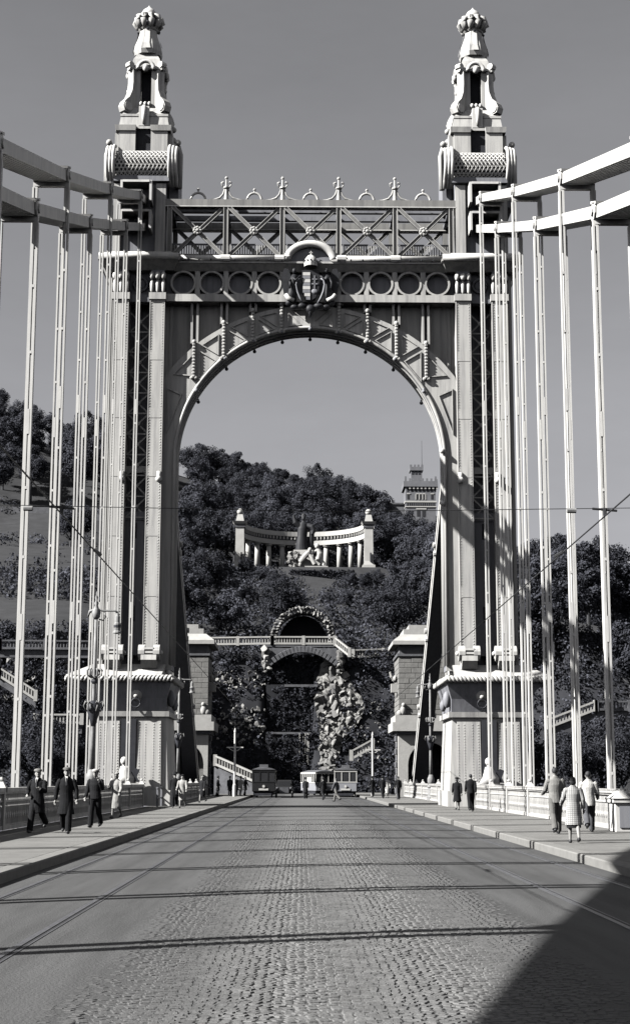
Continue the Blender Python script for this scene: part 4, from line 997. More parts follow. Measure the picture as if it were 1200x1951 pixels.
# ------------------------------------------------------------------ stone arches
def stone_mesh(seed, mt):
    """an angular broken block: the hull of a few random points"""
    import bmesh
    rr = random.Random(seed); bm = bmesh.new()
    for i in range(15):
        d = Vector((rr.gauss(0,1),rr.gauss(0,1),rr.gauss(0,1))).normalized()*rr.uniform(0.42,0.56); bm.verts.new((d.x*rr.uniform(0.8,1.2),d.y,d.z*rr.uniform(0.7,1.0)))
    res = bmesh.ops.convex_hull(bm, input=bm.verts[:])
    for v in [v for v in bm.verts if not v.link_faces]: bm.verts.remove(v)
    me = bpy.data.meshes.new('rock'); bm.to_mesh(me); bm.free(); me.materials.append(mt); return me
ROCKS = [stone_mesh(20+i, M['rock']) for i in range(8)]
rr = random.Random(9)
t = thing('rustic_arch', 'round arch of rough pale stones on the terrace below the monument', 'stone arch', (-0.25,197.5,18.6))
for ring, (r_, n_) in enumerate(((3.25,26),(3.72,29))):
    for i in range(n_):
        a = math.pi*(i+0.5)/n_
        x, z = -0.25+r_*math.cos(a)*1.06, 19.75+r_*math.sin(a)*1.02
        o = inst('arch_stone', ROCKS[rr.randrange(8)], t, (x,197.5+rr.uniform(-0.2,0.2),z), (rr.uniform(-.3,.3), -a+rr.uniform(-.2,.2)+math.pi/2, rr.uniform(-.3,.3)), (0.5,1.0,0.72))
    for e in (-1,1):
        for k in range(3): inst('arch_stone', ROCKS[rr.randrange(8)], t, (-0.25+e*r_*1.06,197.5,18.75+k*0.42),(0,0,rr.uniform(0,3)),(0.68,0.9,0.5))
b = MB()
for i in range(20):
    a0, a1 = math.pi*i/20, math.pi*(i+1)/20
    b.prism([(-0.25+3.2*1.06*math.cos(a0),19.75+3.2*math.sin(a0)),(-0.25+3.2*1.06*math.cos(a1),19.75+3.2*math.sin(a1)),(-0.25+3.9*1.06*math.cos(a1),19.75+3.9*math.sin(a1)),(-0.25+3.9*1.06*math.cos(a0),19.75+3.9*math.sin(a0))],197.4,201)
b.build('arch_core', M['stoned'], t)
b = MB(); b.prism([(-0.25+3.35*math.cos(math.pi*i/14),18.6+4.3*math.sin(math.pi*i/14)) for i in range(15)],200.9,201.1); b.build('grotto_back', M['soil'], t)
t = thing('terrace_bridge', 'flat stone arch carrying the balustrade over the waterfall', 'stone arch', (-0.25,196,16))
vous = block_mesh('voussoir', M['stoned'], 0.62, 0.3, 0.46, 0.025)
for i in range(19):
    u = (i+0.5)/19*2-1; x = -0.25+u*4.35; z = 18.3-1.9*u*u; a = math.atan(-2*1.9*u/4.35)
    me = ashlar[2]; inst('voussoir', vous, t, (x,195.75,z-0.25), (0,-a,0), (0.66,2.2,1.5+0.25*(1-abs(u))))
MB().box(-5.0,4.4,195.9,197.0,18.4,18.7).build('deck', M['stoned'], t)
b = MB()
for i in range(16):
    ua, ub = -1+i/8, -1+(i+1)/8
    b.prism([(-0.25+ua*4.35,18.0-1.9*ua*ua),(-0.25+ub*4.35,18.0-1.9*ub*ub),(-0.25+ub*4.35,18.24),(-0.25+ua*4.35,18.24)],195.95,196.8)
b.build('spandrel', M['stoned'], t)
for e in (-1,1):
    for k in range(9): inst('abutment_rock', ROCKS[rr.randrange(8)], t, (-0.25+e*(4.5+rr.uniform(-.3,.5)),195.8+rr.uniform(-.3,.3),15.2+k*0.36),(rr.uniform(0,6),rr.uniform(0,6),0),(rr.uniform(.7,1.2),)*3)
# gorge behind the arch: dark chute
t = thing('waterfall_chute', 'dark recessed waterfall chute in the rock below the flat arch', 'waterfall', (-1.2,193,0))
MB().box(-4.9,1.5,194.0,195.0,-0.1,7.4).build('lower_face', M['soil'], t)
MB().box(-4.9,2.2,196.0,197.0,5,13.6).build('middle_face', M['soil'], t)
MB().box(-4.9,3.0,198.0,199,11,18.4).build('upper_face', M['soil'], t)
MB().box(-2.6,1.6,195.6,196.0,13.3,13.6).build('ledge', M['stoned'], t)
MB().box(-4.4,1.2,193.8,194.0,7.3,7.55).build('ledge', M['stoned'], t)
b = MB(); rr2 = random.Random(4)
for i in range(14):
    x = rr2.uniform(-0.9,0.6); z = rr2.uniform(4.8,7.3); b.tube([(x,193.8,7.4),(x+rr2.uniform(-.05,.05),193.7,z-1.5)],[0.03,0.012],4)
b.build('water_threads', M['stonel'], t, kind='stuff')
# rock fall beside the chute, sunlit
t = thing('rock_fall', 'bright pile of pale boulders right of the dark waterfall chute', 'rocks', (3.6,190,0))
def rock_at(t, x, z, sc):
    # y on the slope
    y = 189.0
    while y < 199 and terrain(x,y) < z: y += 0.15
    inst('rock', ROCKS[rr.randrange(8)], t, (x, y-0.5+rr.uniform(-0.3,0.2), z), (rr.uniform(0,6),rr.uniform(0,6),rr.uniform(0,6)), (sc*rr.uniform(.8,1.3),sc*rr.uniform(.8,1.2),sc*rr.uniform(.6,1.0)))
cnt = 0
while cnt < 285:
    z = rr.uniform(1.5,17.3); u = (z-1.5)/15.8
    xc = 2.9+1.5*math.exp(-((z-10.5)/4.0)**2)+0.5*smooth(14,17,z); hw = 0.9+2.0*math.exp(-((z-11.0)/3.8)**2)
    x = xc+rr.gauss(0,0.5)*hw
    if abs(x-xc) > hw: continue
    rock_at(t, max(x,1.1), z, rr.choice((0.4,0.55,0.75,1.0,1.5))); cnt += 1
b = MB(); pv = []; NZ, NX = 36, 14
for j in range(NZ+1):
    z = 0.3+17.0*j/NZ; xc = 2.9+1.5*math.exp(-((z-10.5)/4.0)**2)+0.5*smooth(14,17,z); hw = 1.0+2.1*math.exp(-((z-11.0)/3.8)**2)
    for i in range(NX+1):
        x = max(xc-hw+2*hw*i/NX, 1.25); y = 189.0
        while y < 199 and terrain(x,y) < z: y += 0.2
        pv.append((x+rr.uniform(-.1,.1), y-0.15-0.5*vnoise(x*1.7,z*1.7)-rr.uniform(0,0.25), z+rr.uniform(-.12,.12)))
b.add(pv, [(j*(NX+1)+i, j*(NX+1)+i+1, (j+1)*(NX+1)+i+1, (j+1)*(NX+1)+i) for j in range(NZ) for i in range(NX)])
b.build('rock_face', M['stone'], t)
t = thing('rock_outcrop', 'scattered pale rocks showing through shrubs left of the waterfall', 'rocks', (-7.5,190,0))
for i in range(190):
    z = rr.choice((rr.gauss(8.6,1.2),rr.gauss(14.2,0.7),rr.gauss(8.6,1.2))); x = rr.uniform(-11.2,-5.0)
    rock_at(t, x, z, rr.choice((0.22,0.32,0.45,0.7)))
t = thing('rock_ledge', 'pale rock specks on the right slope beyond the boulder pile', 'rocks', (9,190,0))
for i in range(40):
    z = rr.uniform(4,13); x = rr.uniform(6,10); rock_at(t, x, z, rr.uniform(0.25,0.5))
t = thing('retaining_rocks', 'pale stonework under the terrace balustrade behind the left hangers', 'rocks', (-31,168,8))
for i in range(60):
    x = rr.uniform(-36,-23); z = rr.uniform(10.5,15.2); y = foot(x)
    while terrain(x,y) < z and y < 185: y += 0.2
    inst('rock', ROCKS[rr.randrange(8)], t, (x,y-0.4,z),(rr.uniform(0,6),rr.uniform(0,6),0),(rr.uniform(.5,1.0),)*3)
# ------------------------------------------------------------------ the monument
ZT = 40.7
t = thing('colonnade', 'curved white colonnade with two ball-topped pillars on the hill', 'colonnade', (0,288,ZT))
RC, CC = 12.4, (0.0, 288.5)
def arcp(a, r): return (CC[0]+r*math.sin(a), CC[1]+r*math.cos(a))
def ring(b, r0, r1, z0, z1, a0, a1, n_):
    vs = []
    for i in range(n_+1):
        a = a0+(a1-a0)*i/n_; p, q = arcp(a,r0), arcp(a,r1)
        vs += [(p[0],p[1],z0),(q[0],q[1],z0),(q[0],q[1],z1),(p[0],p[1],z1)]
    b.add(vs, [(i*4+k, i*4+(k+1)%4, i*4+4+(k+1)%4, i*4+4+k) for i in range(n_) for k in range(4)]); return b
AM = R(84)
ring(MB(),RC-0.75,RC+0.75,47.4,48.3,-AM,AM,40).build('architrave', M['marble'], t)
ring(MB(),RC-1.0,RC+1.0,49.1,50.0,-AM,AM,40).build('cornice', M['marble'], t)
ring(MB(),RC-0.6,RC+0.6,48.3,49.1,-AM,AM,40).build('frieze', M['stoned'], t)
for i in range(46):
    a = -AM+2*AM*(i+0.5)/46; p = arcp(a,RC-0.8); MB().box(p[0]-0.14,p[0]+0.14,p[1]-0.14,p[1]+0.14,48.5,49.08).build('dentil', M['marble'], t)
ring(MB(),RC-1.0,RC+1.0,ZT-1.5,ZT+0.75,-AM,AM,40).build('stylobate', M['marble'], t)
for i in range(-6,6):
    a = R(13.6)*(i+0.5); p = arcp(a,RC)
    c = MB().lathe([(0.52,0),(0.50,3.0),(0.42,5.25)],(p[0],p[1],ZT+1.2),12).build('column', M['marble'], t, smooth=True)
    MB().lathe([(0.85,0),(0.85,0.25),(0.62,0.4)],(p[0],p[1],ZT+0.9),10).build('column_base', M['marble'], t)
    MB().box(p[0]-0.6,p[0]+0.6,p[1]-0.6,p[1]+0.6,47.1,47.4).build('capital', M['marble'], t)
for s in (-1,1):
    x, y = s*12.2, 288.0
    MB().frus((x-1.25,x+1.25,y-1.25,y+1.25,ZT-2.2),(x-1.2,x+1.2,y-1.2,y+1.2,ZT+1.0)).build('pillar_base', M['marble'], t)
    MB().frus((x-1.05,x+1.05,y-1.05,y+1.05,ZT+1.0),(x-0.85,x+0.85,y-0.85,y+0.85,ZT+1.8)).build('pillar_foot', M['marble'], t)
    MB().frus((x-0.85,x+0.85,y-0.85,y+0.85,ZT+1.8),(x-0.78,x+0.78,y-0.78,y+0.78,48.9)).build('pillar_shaft', M['marble'], t)
    MB().box(x-0.95,x+0.95,y-0.95,y+0.95,48.9,49.5).build('pillar_neck', M['stoned'], t)
    MB().frus((x-1.1,x+1.1,y-1.1,y+1.1,49.5),(x-1.4,x+1.4,y-1.4,y+1.4,50.0)).build('pillar_cap', M['marble'], t)
    MB().frus((x-0.8,x+0.8,y-0.8,y+0.8,50.0),(x-0.5,x+0.5,y-0.5,y+0.5,51.4)).build('pillar_top', M['marble'], t)
    MB().sphere((x,y,51.95),0.62,12,10).build('ball', M['marble'], t, smooth=True)
    MB().box(x+0.2,x+0.5,y-1.3,y-0.95,ZT+1.6,ZT+3.3).build('bracket_ornament', M['iron'], t)
# bishop statue
t = thing('bishop_statue', 'dark bronze robed bishop with raised cross before the colonnade', 'statue', (-0.4,286,44.2))
b = MB()
b.loft([(-0.4,286,44.2,1.3,1.0),(-0.45,286,45.4,1.15,0.95),(-0.4,286,47.0,0.95,0.85),(-0.3,286,48.4,1.0,0.8),(-0.2,286,49.3,0.95,0.65),(-0.15,286,49.75,0.45,0.45),(-0.15,286,50.0,0.3,0.3)],16)
b.tube([(-0.9,286,48.9),(-1.7,285.8,49.6),(-2.05,285.6,50.9)],[0.6,0.55,0.24],10)
b.tube([(0.6,286,49.0),(1.5,285.7,48.7),(1.75,285.6,48.0),(1.5,285.5,47.2)],[0.55,0.6,0.5,0.3],10)
b.loft([(1.2,286.1,44.4,0.5,0.4),(1.3,286,46,0.55,0.4),(1.45,285.9,47.8,0.5,0.35),(1.4,285.9,48.2,0.3,0.25)],10)
b.sphere((-0.15,285.9,50.3),(0.4,0.45,0.52),12,10)
body = b.build('robed_figure', M['bronze'], t, smooth=True)
rm = body.modifiers.new('remesh','REMESH'); rm.mode = 'VOXEL'; rm.voxel_size = 0.09
MB().loft([(-0.15,285.9,50.5,0.42,0.42),(-0.15,285.9,50.9,0.5,0.3),(-0.15,285.9,51.4,0.1,0.12)],10).build('mitre', M['bronze'], t)
MB().bar((-2.05,285.55,50.6),(-2.08,285.55,52.4),0.16,0.16).build('cross_staff', M['bronze'], t)
MB().box(-2.5,-1.65,285.48,285.62,51.7,51.86).build('cross_arm', M['bronze'], t)
t = thing('statue_pedestal', 'white rough marble pedestal under the bronze bishop', 'pedestal', (-0.4,285.6,ZT))
b = MB(); b.frus((-2.5,2.0,284.2,287.6,ZT-0.6),(-2.0,1.5,284.7,287.3,44.2)); b.build('block', M['marble'], t)
for i in range(26): inst('rock', ROCKS[rr.randrange(8)] , t, (rr.uniform(-2.9,-0.3),283.9+rr.uniform(-.3,.3),rr.uniform(ZT,43.6)),(rr.uniform(0,6),rr.uniform(0,6),0),(rr.uniform(.7,1.3),)*3)
t = thing('kneeling_statue', 'white marble kneeling figure group at the foot of the bishop', 'statue', (2.3,284,ZT))
b = MB()
b.tube([(2.6,284,42.3),(2.9,283.9,43.4),(2.5,283.8,44.2)],[0.75,0.7,0.45],10); b.sphere((2.4,283.7,44.75),(0.48,0.5,0.55),12,10)
b.tube([(2.4,283.8,43.9),(1.5,283.4,43.4),(0.9,283.2,43.8)],[0.35,0.28,0.2],8); b.tube([(2.9,284,42.3),(1.9,283.4,41.8),(2.9,283.3,41.1)],[0.6,0.5,0.35],8)
b.tube([(2.9,284,42.2),(3.6,284,41.4),(3.5,283.6,40.8)],[0.6,0.45,0.4],8); b.tube([(0.8,283.4,43.5),(0.0,283.3,42.6),(-0.8,283.3,41.6)],[0.5,0.55,0.45],8); b.sphere((1.05,283.3,44.0),(0.4,0.4,0.45),10,8); b.tube([(0.6,283.4,43.4),(1.4,283.3,42.4),(2.0,283.2,41.2)],[0.4,0.45,0.4],8)
kb = b.build('figures', M['marble'], t, smooth=True); rm = kb.modifiers.new('remesh','REMESH'); rm.mode = 'VOXEL'; rm.voxel_size = 0.09
MB().box(0.2,4.4,282.9,285,ZT-0.8,ZT+0.2).build('plinth', M['marble'], t)
# ------------------------------------------------------------------ the castle on the crest
XC0, XC1, YC = 25.6, 33.2, 380.0
t = thing('castle', 'battlemented brick castle house with square tower on the right crest', 'castle', (29.4,384,60))
MB().box(XC0,XC1,YC,YC+8,56,75.0).build('wall', M['brick'], t)
for x in (XC0-0.35,): pass
MB().box(XC0-0.5,XC1+0.5,YC-0.5,YC+8.5,74.6,76.0).build('parapet', M['brick'], t)
nm = 8
for i in range(nm):
    x = XC0-0.5+(XC1-XC0+1.0)*(i+0.25)/nm; MB().box(x,x+0.52,YC-0.5,YC-0.1,76.0,76.7 if i not in (0,7) else 77.2).build('merlon', M['brick'], t)
for i in range(5): MB().box(XC1+0.1,XC1+0.5,YC+0.4+1.7*i,YC+1.3+1.7*i,76.0,76.7).build('merlon', M['brick'], t)
for i in range(8):
    x = XC0+0.35+i*0.98
    MB().box(x,x+0.5,YC-0.04,YC+0.02,73.3,74.3).build('arch_opening', M['hole'], t); MB().box(x+0.5,x+0.95,YC-0.35,YC-0.01,74.0,74.6).build('corbel', M['stonel'], t)
for (x0,x1) in ((26.0,26.6),(28.4,28.8),(29.2,29.6),(30.0,30.4),(32.0,32.6)):
    w = MB().box(x0,x1,YC-0.04,YC+0.02,71.4,72.7).build('window', M['glass'], t); MB().box(x0-0.15,x1+0.15,YC-0.12,YC-0.05,72.72,72.95).build('lintel', M['marble'], w)
for x in (28.05,28.9,29.75,30.5): MB().box(x,x+0.22,YC-0.1,YC-0.03,71.3,72.8).build('mullion', M['marble'], t)
MB().box(XC0-0.2,XC1+0.2,YC-0.25,YC+8,70.6,71.0).build('string_course', M['marble'], t)
MB().box(XC0-0.15,XC1+0.15,YC-0.2,YC+8,69.4,69.65).build('string_course', M['marble'], t)
for i in range(14): MB().box(XC0+0.2+i*0.54,XC0+0.42+i*0.54,YC-0.18,YC+0.0,69.7,70.5).build('corbel', M['stoned'], t)
for x in (28.4,29.7): w = MB().box(x,x+0.9,YC-0.04,YC+0.02,67.0,68.8).build('window', M['glass'], t); MB().box(x-0.2,x+1.1,YC-0.12,YC-0.05,68.8,69.1).build('lintel', M['marble'], w)
MB().box(27.2,30.0,YC+2.5,YC+6,75.0,79.3).build('tower_wall', M['brick'], t)
MB().box(26.9,30.3,YC+2.2,YC+6.3,79.3,80.2).build('tower_parapet', M['brick'], t)
for x in (26.9,27.9,28.8,29.75): MB().box(x,x+0.55,YC+2.2,YC+2.6,80.2,80.8).build('merlon', M['brick'], t)
for i in range(3): MB().box(27.35+i*0.85,27.9+i*0.85,YC+2.44,YC+2.52,78.3,79.2).build('arch_opening', M['hole'], t)
MB().tube([(30.1,YC+4,79),(30.1,YC+4,87.5)],[0.08,0.04],5).build('flagpole', M['iron'], t)
MB().box(17.5,XC0-0.02,YC+3,YC+8,58,70.6).build('wing', M['brick'], t); MB().box(17.2,XC0-0.3,YC+2.7,YC+8.2,70.6,71.0).build('wing_parapet', M['stoned'], t)
MB().lathe([(0.3,0),(0.3,1.0),(0.1,1.2)],(22.4,YC+4,71.0),6).build('chimney', M['brick'], t)
# ================================================================== vegetation
def crown_mesh(name, mt, seed, n_clumps, leaves, rx, rz, leaf, zoff, tall=False):
    rr = random.Random(seed); vs = []; fs = []
    clumps = []
    for i in range(n_clumps):
        while True:
            p = Vector((rr.uniform(-1,1),rr.uniform(-1,1),rr.uniform(-1,1)))
            if 0.25 < p.length < 1.0: break
        if p.z < -0.45: p.z *= 0.5
        clumps.append((Vector((p.x*rx,p.y*rx,p.z*rz+zoff)), rr.uniform(0.16,0.46)*rx))
    for c, r_ in clumps:
        for k in range(leaves):
            d = Vector((rr.gauss(0,1),rr.gauss(0,1),rr.gauss(0,1))).normalized()
            if d.z < -0.3 and rr.random() < 0.5: d.z = -d.z
            p = c+d*r_*rr.uniform(0.55,1.15)
            nrm = (d+Vector((rr.gauss(0,.5),rr.gauss(0,.5),rr.gauss(0,.5)))).normalized()
            a = nrm.cross(Vector((rr.random(),rr.random(),rr.random()))).normalized()*leaf*rr.uniform(0.6,1.2); b_ = nrm.cross(a).normalized()*leaf*rr.uniform(0.45,0.9)
            o = len(vs); vs += [p-a, p-b_*0.9, p+a, p+b_]; fs.append((o,o+1,o+2,o+3))
    me = bpy.data.meshes.new(name); me.from_pydata([tuple(v) for v in vs], [], fs); me.materials.append(mt)
    return me
def trunk_mesh(seed, h, r_):
    rr = random.Random(seed); b = MB()
    b.tube([(0,0,-1.5),(0.05,0,0.3*h),(rr.uniform(-.2,.2),rr.uniform(-.2,.2),0.65*h)],[r_,r_*0.75,r_*0.5],7)
    for i in range(5):
        a = 2*math.pi*i/5+rr.uniform(-.4,.4); z0 = h*rr.uniform(0.3,0.55); L = h*rr.uniform(0.25,0.4)
        b.tube([(0,0,z0),(L*0.5*math.cos(a),L*0.5*math.sin(a),z0+L*0.45),(L*0.8*math.cos(a),L*0.8*math.sin(a),z0+L)],[r_*0.5,r_*0.32,r_*0.1],5)
    me = bpy.data.meshes.new('trunk'); me.from_pydata([tuple(v) for v in b.v], [], b.f); me.materials.append(M['bark']); return me
CROWNS = []
for i, (mk, ncl, lv, rx, rz) in enumerate((('leaf',40,230,3.6,3.2),('leafd',46,220,3.8,3.8),('leafl',36,230,3.4,2.8),('leaf',46,220,3.2,4.5),('leafd',34,230,3.1,2.6))):
    CROWNS.append(crown_mesh('crown', M[mk], 40+i, ncl, lv, rx, rz, 0.19, 5.2+rz*0.25))
BUSH = [crown_mesh('foliage', M[k], 70+i, 16, 60, 1.5, 1.1, 0.24, 1.0) for i, k in enumerate(('leaf','leafd','leafl'))]
CYP = crown_mesh('crown', M['leafd'], 88, 26, 70, 1.1, 4.2, 0.24, 4.6)
TRUNKS = [trunk_mesh(60+i, 6.5, 0.28) for i in range(3)]
tr = random.Random(21)
def tree(x, y, sc, kind, label, group, z=None):
    z = terrain(x,y) if z is None else z
    t = bpy.data.objects.new('tree', None); COL.objects.link(t); t.location = (x,y,z-0.2); t.rotation_euler = (0,0,tr.uniform(0,6.28)); t.scale = (sc*tr.uniform(.9,1.12),sc*tr.uniform(.9,1.12),sc*tr.uniform(.88,1.15))
    tag(t, label, 'tree', group)
    for nm, me in (('trunk',TRUNKS[tr.randrange(3)]),('crown',CROWNS[kind])):
        o = bpy.data.objects.new(nm, me); COL.objects.link(o); o.parent = t
    return t
def inview(x, y, z, pad=60):
    v = Vector((x,y,z))-CAM; d = v.dot(_f2); return -pad < 600+F_PX*v.dot(_r3)/d < 1200+pad
def sky_px(x, y, z):
    v = Vector((x,y,z))-CAM; d = v.dot(_f2); return 600+F_PX*v.dot(_r3)/d, 975.5-F_PX*v.dot(_u3)/d
def blocked(px, py_top, py_bot, y):
    """keep lines of sight to the monument, arches, lawns and castle free"""
    if 440 < px < 718 and py_top < 1090 and py_bot > 975 and y < 284: return True
    if 500 < px < 655 and py_top < 1262 and y < 203: return True
    return False
ntree = 0; spots = []
Y = 405.0
while Y > 206:
    gap = 8.8 if Y > 330 else (8.6 if Y > 290 else 7.6)
    half = 0.23*Y
    x = -half
    while x < half:
        xx, yy = x+tr.uniform(-2.2,2.2), Y+tr.uniform(-2.5,2.5)
        x += gap
        z = terrain(xx,yy); sc = (tr.uniform(0.75,1.12) if yy > 365 else tr.uniform(0.95,1.3)) if yy > 300 else tr.uniform(0.75,1.15)
        px, py = sky_px(xx,yy,z); pt = sky_px(xx,yy,z+10.0*sc)[1]; rpx = 4.2*sc*F_PX/yy
        if px < -60 or px > 1260: continue
        if 215 < px < 325 and yy < 372: continue
        if 868 < px < 975: continue
        # lawns
        if px < 215 and 958 < py < 1095 and not (px > 130 and tr.random() < 0.15): continue
        if px < 215 and py >= 1095 and pt < 1086:
            sc *= 0.5; pt = sky_px(xx,yy,z+10.0*sc)[1]
            if pt < 1080: continue
        if 340 < px < 400 and 955 < py < 1000: continue
        if 560 < px < 640 and 1100 < py < 1140: continue
        if 740 < px < 850 and 1140 < py < 1190: continue
        if 380 < px < 450 and 1100 < py < 1135: continue
        # monument and its view
        if abs(xx) < 16.5 and 275 < yy < 305: continue
        if px+rpx*0.8 > 440 and px-rpx*0.8 < 716 and yy < 284 and pt < 1092: continue
        if px+rpx > 505 and px-rpx < 650 and yy < 240 and pt < 1150 and False: continue
        # castle
        if px+rpx > 722 and px-rpx < 842 and yy < 384 and pt < 962:
            sc *= 0.5; pt = sky_px(xx,yy,z+10.0*sc)[1]; rpx *= 0.5
            if px+rpx > 722 and px-rpx < 842 and pt < 958: continue
        if 16 < xx < 36 and 376 < yy < 392: continue
        if yy < 212 and abs(xx) < 6: continue
        spots.append((xx,yy,sc))
    Y -= 9.6 if Y > 300 else 8.2
LOOK = ['mid-toned round', 'dark rounded', 'pale-leaved', 'tall mid-toned', 'small dark']
def landmark(px, py, yy):
    if px < 60: return 'at the left picture edge'
    if px < 215: return 'between the left hangers, ' + ('on the crest' if yy > 372 else ('above the lawn' if py < 1000 else 'below the lawn'))
    if px < 330: return 'seen through the left tower leg'
    if px > 1100: return 'at the right picture edge'
    if px > 975: return 'between the right hangers, ' + ('on the crest' if yy > 372 else 'below the crest')
    if px > 842: return 'seen beside the right tower leg'
    row = 'on the skyline' if yy > 372 else ('in the wood' if yy > 300 else 'on the slope')
    col = 'far left of' if px < 395 else ('just left of' if px < 450 else ('behind the left half of' if px < 580 else ('behind the right half of' if px < 715 else ('right of' if px < 770 else 'far right of'))))
    if yy < 284: col = col.replace('behind', 'below')
    return row + ' ' + col + ' the white colonnade'
seen = {}
for xx, yy, sc in spots:
    px, py = sky_px(xx,yy,terrain(xx,yy)+4); kind = tr.choice((0,0,1,1,2,3,3,4))
    size = 'large ' if sc > 1.15 else ('' if sc > 0.95 else 'low ')
    lab = size+LOOK[kind]+' tree '+landmark(px,py,yy)
    tree(xx, yy, sc, kind, lab, 'trees of the wooded hill'); ntree += 1
for px, pt, yy in ((468,1092,268),(497,1082,258),(525,1098,250),(668,1100,262),(694,1094,266),(716,1085,270),(478,1135,235),(520,1150,228),(655,1150,236),(700,1130,240),(742,1120,244),(430,1095,262)):
    xx = CAM.x+(px-574)/F_PX*(yy+6); zg = terrain(xx,yy); zt_ = CAM.z+yy*math.tan(PITCH+math.atan((975.5-pt)/F_PX)); sc = max(0.35,min(1.1,(zt_-zg)/9.6))
    tree(xx, yy, sc, tr.choice((0,1,3)), 'bushy tree %s %s' % ('just under the terrace' if pt < 1105 else 'lower down the slope', {468:'at the left pillar of the colonnade',497:'right of the left pillar of the colonnade',525:'left of the white kneeling statue',668:'right of the hedge before the monument',694:'at the right pillar of the colonnade',716:'outside the right pillar of the colonnade',478:'left of the rough stone arch',520:'touching the left of the rough stone arch',655:'touching the right of the rough stone arch',700:'right of the rough stone arch',742:'left of the right pavilion roof',430:'outside the left pillar of the colonnade'}[px]), 'trees under the monument terrace')
for px, pt, yy, kd in ((672,925,388,1),(694,936,386,0),(712,944,385,3),(640,905,392,1),(655,914,390,0)):
    xx = CAM.x+(px-574)/F_PX*(yy+8); zg = terrain(xx,yy); zt_ = CAM.z+yy*math.tan(PITCH+math.atan((975.5-pt)/F_PX)); sc = max(0.5,min(1.3,(zt_-zg)/9.8))
    tree(xx, yy, sc, kd, '%s skyline tree left of the castle, %s' % (LOOK[kd], {672:'third from it',694:'second from it',712:'nearest to it',640:'fifth from it',655:'fourth from it'}[px]), 'skyline trees beside the castle')
# trees on the quay either side
for s_, n_ in ((-1,15),(1,17)):
    for i in range(n_):
        x = s_*tr.uniform(16.5,46); y = tr.uniform(141,162)
        if -36 < x < -22 and y > 152: y -= 12
        kd = tr.choice((0,1,3,4)); px = sky_px(x,y,3)[0]
        where = 'far out behind the %s hangers' % side[s_] if abs(px-600) > 480 else 'close to the %s tower' % side[s_]
        tree(x, y, tr.uniform(0.55,0.85), kd, '%s tree on the quay %s, %s' % (LOOK[kd], where, 'nearer row' if y < 150 else 'farther row'), 'quay trees beside the bridge', -0.1 if y < foot(x) else None)
for i in range(9):
    x = 20+2.7*i; kd = tr.choice((0,1,3)); tree(x, tr.uniform(168,186), tr.uniform(0.8,1.1), kd, '%s tree above the right stairs, %s from the tower' % (LOOK[kd], ords[i]), 'trees above the right stairs')
# shrubs on the cliff and slopes: countable only as a mass
b = MB(); lr = random.Random(31)
def leaves(b, c, r_, n_, leaf):
    for k in range(n_):
        d = Vector((lr.gauss(0,1),lr.gauss(0,1),lr.gauss(0,1))).normalized(); p = Vector(c)+d*r_*lr.uniform(0.5,1.05)
        nrm = (d+Vector((lr.gauss(0,.5),lr.gauss(0,.5),lr.gauss(0,.5)))).normalized(); a = nrm.cross(Vector((lr.random(),lr.random(),lr.random()))).normalized()*leaf*lr.uniform(.6,1.2); q = nrm.cross(a).normalized()*leaf*lr.uniform(.5,.9)
        b.add([p-a,p-q,p+a,p+q],[(0,1,2,3)])
ivies = {k: MB() for k in ('leaf','leafd','leafl')}
for i in range(2300):
    x = lr.uniform(-46,46); f0 = foot(x); y = f0+lr.uniform(0,10.5); z = terrain(x,y)
    if -5.0 < x < 0.9 and z > 1: continue
    u = (z-1.5)/15.8; xc = 2.9+1.5*math.exp(-((z-10.5)/4.0)**2); hw = 0.9+2.1*math.exp(-((z-11.0)/3.8)**2)
    if abs(x-xc) < hw*0.75 and lr.random() < 0.8: continue
    if -11.2 < x < -3.8 and (6.3 < z < 10.8 or 13 < z < 15.3) and lr.random() < 0.7: continue
    leaves(ivies[lr.choice(('leaf','leafd','leafd','leafl'))], (x,y-0.2,z+0.3), lr.uniform(0.5,1.25), 44, 0.17)
for i in range(420):      # ivy hanging in the dark chute
    f = lr.choice(((193.9,0.2,7.3,-4.6,1.3),(195.9,7.6,13.2,-4.6,2.0),(197.9,13.8,17.8,-4.6,2.8)))
    x = lr.uniform(f[3],f[4]); leaves(ivies['leafd'], (x,f[0]-0.1,lr.uniform(f[1],f[2])), lr.uniform(0.25,0.6), 24, 0.14)
for (ax,ay,az,bx_,by,bz,hh) in ((-42,170.6,15.0,-24,171,15.0,7.5),(-35.2,164,12.6,-28.6,163.6,9.0,8),(-28.4,162.6,6.4,-23.5,162.6,6.4,6.4),(25.8,163.6,6.2,30.8,163.6,8.2,7),(30.9,163.6,8.1,38,164,8.1,8)):
    for i in range(int(abs(bx_-ax)*6)):     # shrubs hanging under the terraces
        u = lr.random(); k_ = lr.random(); leaves(ivies[lr.choice(('leaf','leafd','leafd'))], (ax+(bx_-ax)*u, ay+(by-ay)*u-lr.uniform(0,0.9), az+(bz-az)*u-k_*hh), lr.uniform(0.5,1.1), 40, 0.17)
for k in ivies: tag(ivies[k].build('cliff_shrubs', M[k]), {'leaf':'mid grey ivy and shrubs covering the rocky cliff','leafd':'dark ivy and shrubs covering the rocky cliff','leafl':'pale shrubs dotted over the rocky cliff'}[k], 'shrubs', None, 'stuff')
